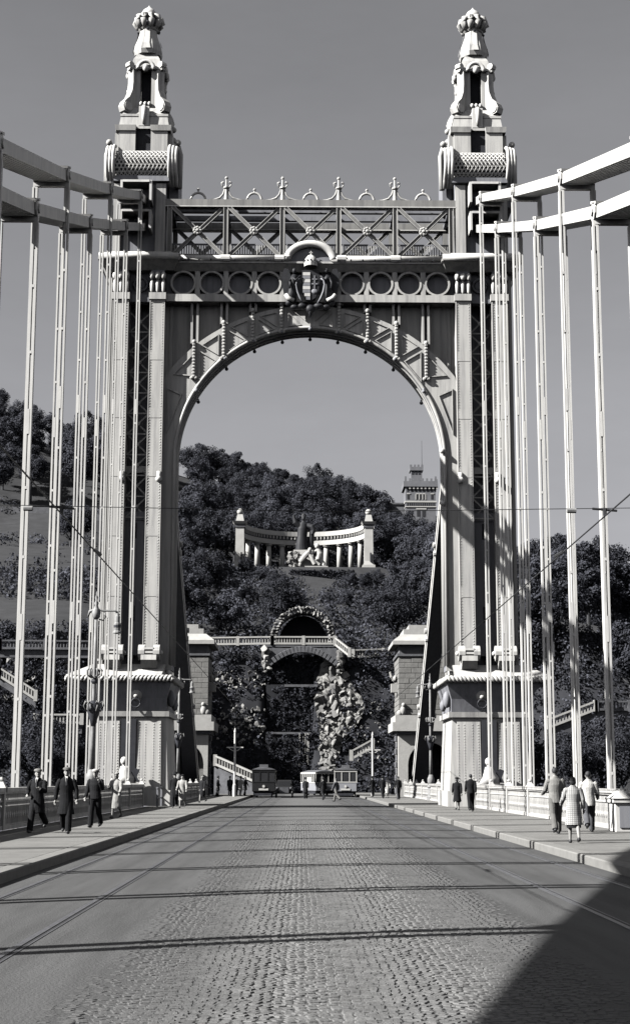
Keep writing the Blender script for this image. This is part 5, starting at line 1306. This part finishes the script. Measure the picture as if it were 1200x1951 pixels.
# undergrowth on the upper hill
ug = {k: MB() for k in ('leaf','leafd','leafl')}
for i in range(2600):
    y = lr.uniform(204,330); x = lr.uniform(-0.22*y,0.22*y); z = terrain(x,y); px, py = sky_px(x,y,z)
    if px < 215 and 965 < py < 1090 and lr.random() < 0.93: continue
    if 560 < px < 640 and 1106 < py < 1140: continue
    if 740 < px < 850 and 1140 < py < 1190: continue
    if abs(x) < 15 and 280 < y < 304: continue
    if 535 < px < 700 and y < 284 and sky_px(x,y,z+2.0)[1] < 1090: continue
    leaves(ug[lr.choice(('leaf','leafd','leafd','leafl'))], (x,y,z+0.7), lr.uniform(0.9,1.9), 44, 0.26)
for k in ug: tag(ug[k].build('undergrowth', M[k]), {'leaf':'mid grey undergrowth between the hillside trees','leafd':'dark undergrowth between the hillside trees','leafl':'pale undergrowth between the hillside trees'}[k], 'undergrowth', None, 'stuff')
b = ug if False else None
for k in range(0): pass
# hedge below the statue and cypresses by it
t = thing('hedge', 'clipped dark hedge in front of the bishop monument', 'hedge', (3,278,35))
b = MB(); b.box(-2.6,9.2,277.4,278.8,35.0,39.3); b.build('branches', M['soil'], t)
b = MB()
for i in range(1500):
    leaves(b, (lr.uniform(-2.7,9.3),lr.choice((277.3,lr.uniform(277.3,278.8))),lr.uniform(36.4,39.5)), 0.15, 1, 0.22)
b.build('foliage', M['leafd'], t, kind='stuff')
# ridge railing: a dark low wall on the left lawn
t = thing('lawn_wall', 'low dark wall along the upper edge of the left lawn', 'wall', (-45,322,60))
for i in range(12):
    x0, x1 = -62+3.4*i, -62+3.4*(i+1)
    b = MB(); z0, z1 = terrain(x0,322), terrain(x1,322); b.add([(x0,322,z0-1),(x1,322,z1-1),(x1,322,z1+1.3),(x0,322,z0+1.3),(x0,322.4,z0-1),(x1,322.4,z1-1),(x1,322.4,z1+1.3),(x0,322.4,z0+1.3)],[(0,1,2,3),(3,2,6,7),(7,6,5,4),(0,3,7,4),(1,5,6,2)]); b.build('wall_bay', M['stoned'], t)
# ================================================================== trams and car on the far square
def tram(label, x, y, rz, dark, front):
    t = thing('tram', label, 'tram', (x,y,0.0), rz, None, world=False)
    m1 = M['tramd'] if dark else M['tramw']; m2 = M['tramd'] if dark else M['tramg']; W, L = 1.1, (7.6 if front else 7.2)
    z0 = 0.55
    MB().box(-W,W,-L/2,L/2,z0,z0+0.86).build('lower_body', m2, t, bevel=0.05)
    MB().box(-W-0.03,W+0.03,-L/2-0.03,L/2+0.03,z0+0.86,z0+0.95).build('waist_rail', m1, t)
    MB().box(-W+0.05,W-0.05,-L/2+0.05,L/2-0.05,z0+0.95,z0+1.85).build('saloon', M['glass'], t)
    for yy in (-L/2,L/2-0.08):
        for xx in (-W,-0.42,0.34,W-0.08): MB().box(xx,xx+0.08,yy,yy+0.08,z0+0.95,z0+1.88).build('end_pillar', m1, t)
    n_ = 7
    for sx in (-W,W-0.06):
        for i in range(1,n_): yy = -L/2+L*i/n_; MB().box(sx,sx+0.06,yy-0.12,yy+0.12,z0+0.95,z0+1.88).build('side_pillar', m1, t)
        MB().box(sx,sx+0.06,-L/4,L/5,z0+0.95,z0+1.5).build('side_panel', m1, t)
    MB().box(-W-0.02,W+0.02,-L/2-0.02,L/2+0.02,z0+1.88,z0+2.06).build('cant_rail', m1, t)
    b = MB(); b.loft([(0,0,z0+2.06,1,1)],4) if False else None
    vs = []; fs = []
    for j, yy in enumerate((-L/2-0.08,-L/2+0.5,L/2-0.5,L/2+0.08)):
        for i in range(7):
            u = -1+i/3; k = 0.75 if j in (0,3) else 1.0; vs.append((u*W*1.03,yy,z0+2.06+0.26*k*(1-u*u)))
    fs = [(j*7+i,j*7+i+1,(j+1)*7+i+1,(j+1)*7+i) for j in range(3) for i in range(6)]+[(0,1,2,3,4,5,6),(27,26,25,24,23,22,21)]
    MB().add(vs,fs).build('roof', M['roofg'], t)
    MB().box(-W+0.1,W-0.1,-L/2+0.5,L/2-0.5,0.25,z0).build('underframe', M['iron'], t)
    for yy in (-1.5,1.5):
        for xx in (-0.72,0.72):
            MB().tube([(xx-0.05,yy,0.36),(xx+0.05,yy,0.36)],0.36,12).build('wheel', M['iron'], t)
    if front:
        MB().tube([(0,-L/2-0.12,z0+0.5),(0,-L/2,z0+0.5)],0.13,10).build('headlight', M['tramw'], t)
        MB().box(-0.45,0.45,-L/2-0.06,-L/2-0.01,z0+0.12,z0+0.3).build('number_board', M['tramw'], t)
        MB().box(-0.75,0.75,-L/2-0.3,-L/2,0.18,0.4).build('fender', M['iron'], t)
        MB().box(-0.42,0.42,-L/2+0.2,-L/2+0.6,z0+2.28,z0+2.55).build('roof_sign', M['roofg'], t)
    return t
M['tramw'] = mat('tram_cream', 0.46, 0.5, 0.08, 2, 0, 5, WARM)
M['tramg'] = mat('tram_mid', 0.24, 0.5, 0.08, 2, 0, 5, COOL)
M['tramd'] = mat('tram_dark_shade', 0.014, 0.5, 0.15, 2, 0, 5, COOL)  # dark vehicle paint, deepened to put shade on the left tram
M['roofg'] = mat('tram_roof', 0.10, 0.7, 0.15, 2, 0, 5, COOL)
tram('cream fronted tram car facing the bridge on the right track', 4.0, 155, R(-2), False, True)
t_ = tram('pale tram trailer standing crosswise behind the cream tram', 1.3, 165, R(13), False, False)
t_.scale = (0.94,0.94,0.94)
tram('dark tram car with shade put into its paint on the left track', -4.0, 152, 0, True, True)
t = thing('motor_car', 'dark motor car standing beside the dark tram', 'car', (-2.0,146,0.03), 0, None, world=False)
MB().box(-0.82,0.82,-1.5,1.7,0.35,0.95).build('body', M['tramd'], t, bevel=0.08)
MB().frus((-0.72,0.72,-0.9,1.5,0.95),(-0.64,0.64,-0.6,1.35,1.62)).build('cabin', M['tramd'], t)
MB().box(-0.60,0.60,-0.86,-0.84,1.05,1.5).build('windscreen', M['glass'], t)
MB().box(-0.45,0.45,-2.1,-1.5,0.45,0.95).build('bonnet', M['tramd'], t, bevel=0.06)
MB().box(-0.42,0.42,-2.16,-2.11,0.45,0.95).build('radiator', M['rail'], t)
for sx in (-1,1):
    MB().sphere((sx*0.62,-2.05,0.85),(0.13,0.13,0.13),8,6).build('headlight', M['rail'], t, smooth=True)
    b = MB(); b.tube([(sx*0.75,-2.15,0.35),(sx*0.75,-1.9,0.62),(sx*0.75,-1.5,0.7),(sx*0.75,-1.1,0.5)],0.12,6); b.build('mudguard', M['tramd'], t, smooth=True)
    for yy in (-1.65,1.1): MB().tube([(sx*0.68,yy,0.34),(sx*0.82,yy,0.34)],0.34,12).build('wheel', M['iron'], t)

# ================================================================== people
CLO = {}
def cl(v, warm=False):
    k = round(v,3)
    if k not in CLO: CLO[k] = mat('cloth_%03d' % int(k*1000), k, 0.9, 0.18, 6, 0.35, 24, WARM if v > 0.1 else COOL, spec=0.1)
    return CLO[k]
M['skin'] = mat('skin', 0.26, 0.6, 0.06, 8, 0, 5, WARM)
M['hair'] = mat('hair', 0.03, 0.6, 0.3, 20, 0.2, 60, COOL)
M['shoe'] = mat('shoe_leather', 0.025, 0.4, 0.2, 9, 0, 5, COOL)
check = bpy.data.materials.new('checked_cloth'); check.use_nodes = True
nt = check.node_tree; n = nt.nodes; l = nt.links
tc = n.new('ShaderNodeTexCoord'); wv = []
for ax, sc_ in (('X',1.0),('Z',1.0)):
    w = n.new('ShaderNodeTexWave'); w.bands_direction = ax; w.inputs['Scale'].default_value = 6.0; l.new(tc.outputs['Object'], w.inputs['Vector']); wv.append(w)
mm = n.new('ShaderNodeMath'); mm.operation = 'MINIMUM'; l.new(wv[0].outputs['Fac'], mm.inputs[0]); l.new(wv[1].outputs['Fac'], mm.inputs[1])
cr = n.new('ShaderNodeValToRGB'); cr.color_ramp.elements[0].position = 0.02; cr.color_ramp.elements[0].color = (.13,.13,.13,1); cr.color_ramp.elements[1].position = 0.25; cr.color_ramp.elements[1].color = (.36,.36,.355,1)
l.new(mm.outputs[0], cr.inputs[0]); l.new(cr.outputs[0], n['Principled BSDF'].inputs['Base Color']); n['Principled BSDF'].inputs['Roughness'].default_value = 0.9
def person(label, x, y, head, h=1.72, top=0.03, bottom=0.03, kind='jacket', hem=0.84, hat=None, stride=0.32, arms=((0.3,0.25,0.12),(-0.3,0.35,0.12)), near=True, zb=0.168, topmat=None, sleeve=None, look=0.0, group=None, shirt=False, bag=False, skirt=0.0, bags=0.02):
    t = thing('person', label, 'person', (x,y,zb), head, group, world=False); k = h/1.72; t.scale = (k,k,k)
    vx = 0.0125 if near else 0.022
    J = {}
    for sg in (-1,1):
        a = stride*sg; bend = 0.10 if sg*stride > 0 else 0.10+abs(stride)*1.2
        hip = Vector((0.092*sg,0,0.90)); knee = hip+0.43*Vector((0,math.sin(a),-math.cos(a))); ank = knee+0.42*Vector((0,math.sin(a-bend),-math.cos(a-bend)))
        J[sg] = [hip,knee,ank,bend,a]
    low = min(J[-1][2].z,J[1][2].z)-0.085
    def D(v): return Vector((v[0],v[1],v[2]-low))
    for sg in (-1,1): J[sg][:3] = [D(J[sg][0]),D(J[sg][1]),D(J[sg][2])]
    A = {}
    for sg, (sh, el, ab) in zip((-1,1), arms):
        s0 = D((0.185*sg,0,1.415)); d1 = Vector((sg*math.sin(ab),math.sin(sh)*math.cos(ab),-math.cos(sh)*math.cos(ab))); e = s0+0.29*d1
        d2 = Vector((sg*math.sin(ab)*0.3-(0.35*sg if el > 1.0 else 0),math.sin(sh+el),-math.cos(sh+el))).normalized(); w = e+0.25*d2; A[sg] = (s0,e,w,d2)
    def R_(o): rm = o.modifiers.new('remesh','REMESH'); rm.mode = 'VOXEL'; rm.voxel_size = vx; rm.use_smooth_shade = True; return o
    # one continuous body
    b = MB()
    z = -low
    b.loft([(0,0,0.84+z,0.14,0.10),(0,0,0.95+z,0.155,0.11),(0,0,1.08+z,0.13,0.095),(0,0,1.28+z,0.165,0.11),(0,0,1.42+z,0.15,0.085),(0,0,1.475+z,0.07,0.065),(0,0.005,1.56+z,0.052,0.055)],12)
    hc = Vector((0,0.015,1.625+z)); cl_, sl_ = math.cos(look), math.sin(look)
    def hp(px,py,pz): return (hc.x+px*cl_-py*sl_, hc.y+px*sl_+py*cl_, hc.z+pz)
    b.sphere(hc,(0.074,0.092,0.112),12,10); b.sphere(hp(0,0.045,-0.055),(0.05,0.05,0.055),8,6); b.sphere(hp(0,0.098,-0.008),(0.014,0.024,0.026),6,5)
    b.sphere(hp(0,0.088,-0.055),(0.024,0.014,0.010),6,4)
    for sg in (-1,1):
        b.sphere(hp(0.075*sg,-0.005,-0.005),(0.014,0.026,0.036),6,5)
        s0,e,w,d2 = A[sg]; b.tube([s0,(s0+e)/2,e,(e+w)/2,w],[0.058,0.05,0.042,0.04,0.028],8)
        pc = w+d2*0.06; b.sphere(pc,(0.03,0.036,0.045),8,6)
        sdv = d2.cross(Vector((0,1,0.2))).normalized() if abs(d2.dot(Vector((0,1,0.2)).normalized())) < 0.95 else Vector((1,0,0))
        fr_ = 0.0095 if near else 0.013
        for q, L in zip((-1.5,-0.5,0.5,1.5),(0.062,0.074,0.07,0.054)):
            f0 = w+d2*0.085+sdv*0.017*q; f1 = f0+d2*L*0.55; f2 = f1+(d2+Vector((-0.4*sg,0.3,0))).normalized()*L*0.5; b.tube([f0-d2*0.03,f0,f1,f2],fr_,5)
        th = w+d2*0.04+sdv*0.03; b.tube([th-sdv*0.02,th+sdv*0.02+d2*0.02,th+sdv*0.028+d2*0.05],fr_*1.1,5)
        hip,knee,ank = J[sg][:3]; b.tube([hip,(hip+knee)/2,knee,(knee*0.65+ank*0.35),ank],[0.085,0.078,0.054,0.055,0.036],8)
        ft = J[sg][3]*0.5 if J[sg][4] < 0 else -0.12
        fd = Vector((0,math.cos(ft),-math.sin(ft))); b.tube([ank-fd*0.05+Vector((0,0,-0.05)),ank+fd*0.06+Vector((0,0,-0.05)),ank+fd*0.16+Vector((0,0,-0.055))],[0.038,0.04,0.028],7)
    R_(b.build('body', M['skin'], t, smooth=True))
    # eyes
    for sg in (-1,1): MB().sphere(hp(0.03*sg,0.083,0.012),0.012,6,5).build('eye', M['hair'], t)
    # shoes
    for sg in (-1,1):
        ank = J[sg][2]; ft = J[sg][3]*0.5 if J[sg][4] < 0 else -0.12; fd = Vector((0,math.cos(ft),-math.sin(ft)))
        b = MB(); b.tube([ank-fd*0.075+Vector((0,0,-0.045)),ank+Vector((0,0,-0.035)),ank+fd*0.08+Vector((0,0,-0.05)),ank+fd*0.185+Vector((0,0,-0.06))],[0.034,0.056,0.046,0.03],8); b.build('shoe', M['shoe'], t, smooth=True)
    tm = topmat or cl(top)
    # trousers or skirt
    if kind in ('jacket','overcoat','shirt'):
        b = MB(); b.loft([(0,0,0.80+z,0.15,0.115),(0,0,0.90+z,0.175,0.13),(0,0,1.06+z,0.15,0.115)],12)
        for sg in (-1,1):
            hip,knee,ank = J[sg][:3]; b.tube([hip+Vector((0,0,0.03)),(hip+knee)/2,knee,(knee+ank)/2,ank+Vector((0,0,-0.02))],[0.108,0.105,0.09,0.088,0.086],10)
        R_(b.build('trousers', cl(bottom), t, smooth=True))
    elif skirt:
        R_(MB().loft([(0,0,1.05+z,0.15,0.115),(0,0,0.9+z,0.185,0.14),(0,0.02,0.65+z,0.19,0.17),(0,0.02,skirt+z,0.20,0.19)],14).build('skirt', cl(bottom), t, smooth=True))
    # upper garment
    b = MB(); fl = 0.02 if kind == 'jacket' else 0.05
    secs = [(0,0,hem+z,0.19+fl*(0.95-hem)*2,0.145+fl*(0.95-hem)*2)]
    if hem < 0.7: secs.append((0,0.01,0.72+z,0.20,0.16))
    secs += [(0,0,0.93+z,0.19,0.14),(0,0,1.08+z,0.172,0.13),(0,0,1.28+z,0.2,0.14),(0,0,1.40+z,0.2,0.115),(0,-0.005,1.465+z,0.12,0.085),(0,-0.01,1.515+z,0.07,0.07)]
    b.loft(secs,16)
    for sg in (-1,1):
        s0,e,w,d2 = A[sg]; b.tube([s0+Vector((-0.03*sg,0,0.0)),s0+Vector((0.005*sg,0,-0.03)),(s0+e)/2,e,(e+w)/2,w],[0.07,0.08,0.076,0.068,0.062,0.056],10)
    R_(b.build('coat' if hem < 0.75 else 'jacket', tm, t, smooth=True))
    if shirt:
        b = MB(); b.add([(-0.035,0.118,1.49+z),(0.035,0.118,1.49+z),(0.0,0.165,1.26+z),(-0.035,0.06,1.52+z),(0.035,0.06,1.52+z)],[(0,2,1),(3,0,1,4)]); b.build('shirt_front', cl(0.5), t)
        MB().add([(-0.014,0.128,1.475+z),(0.014,0.128,1.475+z),(0.012,0.172,1.27+z),(-0.012,0.172,1.27+z)],[(0,3,2,1)]).build('tie', cl(0.05), t)
    # hair and hat
    b = MB(); b.sphere(hp(0,-0.02,0.03),(0.084,0.092,0.098),12,8); 
    if kind == 'woman': b.sphere(hp(0,-0.045,-0.03),(0.085,0.07,0.085),10,8)
    b.build('hair', M['hair'], t, smooth=True)
    if hat == 'cap':
        c0 = hp(0,0.0,0.09); b = MB(); b.sphere((c0[0],c0[1],c0[2]),(0.115,0.125,0.055),14,8); pb = hp(0,0.10,0.065); b.sphere(pb,(0.075,0.06,0.016),10,6); b.build('cap', cl(bags), t, smooth=True)
    elif hat == 'hat':
        c0 = hp(0,0,0.07); MB().lathe([(0.16,-0.005),(0.165,0.01),(0.1,0.02),(0.098,0.11),(0.07,0.135),(0.02,0.12)],c0,14).build('hat', cl(bags), t, smooth=True)
    elif hat == 'beret':
        c0 = hp(0,-0.01,0.085); MB().sphere(c0,(0.115,0.12,0.06),12,8).build('beret', cl(bags), t, smooth=True)
    if bag:
        w = A[1][2]; MB().box(w.x-0.05,w.x+0.05,w.y-0.13,w.y+0.13,w.z-0.30,w.z-0.1).build('handbag', cl(0.03), t, bevel=0.02)
    return t
PI = math.pi
# left pavement, walking towards the camera
person('man in pale flat cap and long dark coat, leftmost of the walkers', -7.9, 44.2, PI-0.15, 1.76, 0.016, 0.016, 'overcoat', 0.55, 'cap', 0.42, ((0.35,1.5,0.2),(-0.1,1.3,0.35)), look=0.3, bags=0.16, shirt=True)
person('man in grey cap and dark open overcoat, second of the walkers', -6.98, 43.5, PI+0.05, 1.76, 0.014, 0.014, 'overcoat', 0.5, 'cap', -0.26, ((0.1,0.3,0.3),(-0.15,0.3,0.3)), bags=0.12, shirt=True)
person('man in white cap and dark suit raising a hand, third of the walkers', -6.9, 49.0, PI-0.2, 1.74, 0.016, 0.016, 'jacket', 0.84, 'cap', 0.2, ((0.5,2.1,0.3),(0.1,0.4,0.2)), bags=0.36)
person('woman in pale beret and light coat by the left parapet', -7.6, 60.5, PI-0.3, 1.70, 0.30, 0.25, 'woman', 0.42, 'beret', 0.22, ((0.3,0.5,0.2),(0.4,1.4,0.25)), bags=0.34, skirt=0.36)
person('man in dark hat and overcoat beside the woman in the pale suit', -7.25, 84.2, PI+0.1, 1.78, 0.014, 0.014, 'overcoat', 0.5, 'hat', 0.28, near=False, bags=0.015)
person('woman in pale suit and dark hat with handbag near the left tower', -6.75, 83.0, PI-0.1, 1.70, 0.30, 0.28, 'woman', 0.80, 'beret', 0.3, ((0.3,0.4,0.2),(0.2,0.8,0.2)), near=False, bags=0.02, skirt=0.40, bag=True)
person('dark clad woman alone on the pavement beyond the left tower', -6.95, 103, PI-0.4, 1.66, 0.02, 0.02, 'woman', 0.5, 'beret', 0.3, near=False, bags=0.2, skirt=0.4)
# right pavement, walking away
person('bareheaded man in light grey suit seen from behind on the right pavement', 6.75, 44.2, 0.05, 1.80, 0.19, 0.12, 'jacket', 0.80, None, 0.22, ((0.3,0.9,0.25),(0.1,0.7,0.25)))
person('woman in pale checked coat with dark hair walking away on the right pavement', 6.12, 37.7, -0.05, 1.53, 0.3, 0.02, 'woman', 0.46, None, -0.2, ((0.2,0.9,0.3),(-0.1,0.4,0.25)), topmat=check, skirt=0.38)
person('man in white jacket and grey trousers seen from behind by the right parapet', 7.95, 45.6, -0.1, 1.74, 0.42, 0.08, 'jacket', 0.76, None, 0.38, ((0.2,0.5,0.2),(0.1,0.9,0.25)))
person('man in dark suit walking away past the right tower pedestal', 7.75, 75.4, 0.0, 1.74, 0.014, 0.014, 'jacket', 0.82, None, 0.25, near=False)
person('shorter dark clad companion left of the man in dark suit', 7.4, 78.5, 0.0, 1.58, 0.016, 0.016, 'woman', 0.45, 'beret', 0.2, near=False, bags=0.015, skirt=0.4)
person('man in dark jacket and grey trousers standing by the right pavilion', 7.15, 122, 0.3, 1.72, 0.018, 0.06, 'jacket', 0.84, None, 0.1, near=False)
person('man in long dark coat walking before the right pavilion', 6.3, 129, 0.2, 1.74, 0.016, 0.016, 'overcoat', 0.45, 'hat', 0.25, near=False, bags=0.02)
person('dark figure at the foot of the right tram pole', 6.0, 141, 0.6, 1.72, 0.016, 0.016, 'overcoat', 0.5, 'hat', 0.1, near=False, bags=0.02)
person('pale dressed figure at the foot of the right pavilion', 6.85, 132, PI, 1.70, 0.42, 0.36, 'woman', 0.45, None, 0.1, near=False, skirt=0.35)
# by the trams
person('dark figure crossing before the cream tram', 1.35, 126, 0.4, 1.74, 0.018, 0.018, 'overcoat', 0.5, 'hat', 0.3, near=False, zb=0.05, bags=0.02)
person('man in grey clothes crossing before the tram front', 2.2, 118, 0.9, 1.70, 0.09, 0.14, 'jacket', 0.84, None, 0.35, near=False, zb=0.05)
person('dark figure left of the tram trailer', -0.05, 134, PI, 1.70, 0.02, 0.02, 'overcoat', 0.5, 'hat', 0.1, near=False, zb=0.05, bags=0.02)
for i,(x,y,v,lb) in enumerate(((-7.0,144,0.018,'dark figure nearest the left pavilion in the waiting group'),(-6.5,146,0.02,'second dark figure of the waiting group by the left pole'),(-6.05,145,0.3,'figure in pale clothes within the waiting group'),(-5.7,147,0.018,'rightmost dark figure of the waiting group by the left pole'),(-7.9,140,0.016,'dark figure standing close to the left pavilion wall'))):
    person(lb, x, y, PI+0.4*i, 1.70, v, v, 'overcoat', 0.5, 'hat' if i % 2 == 0 else None, 0.08, near=False, bags=0.02)
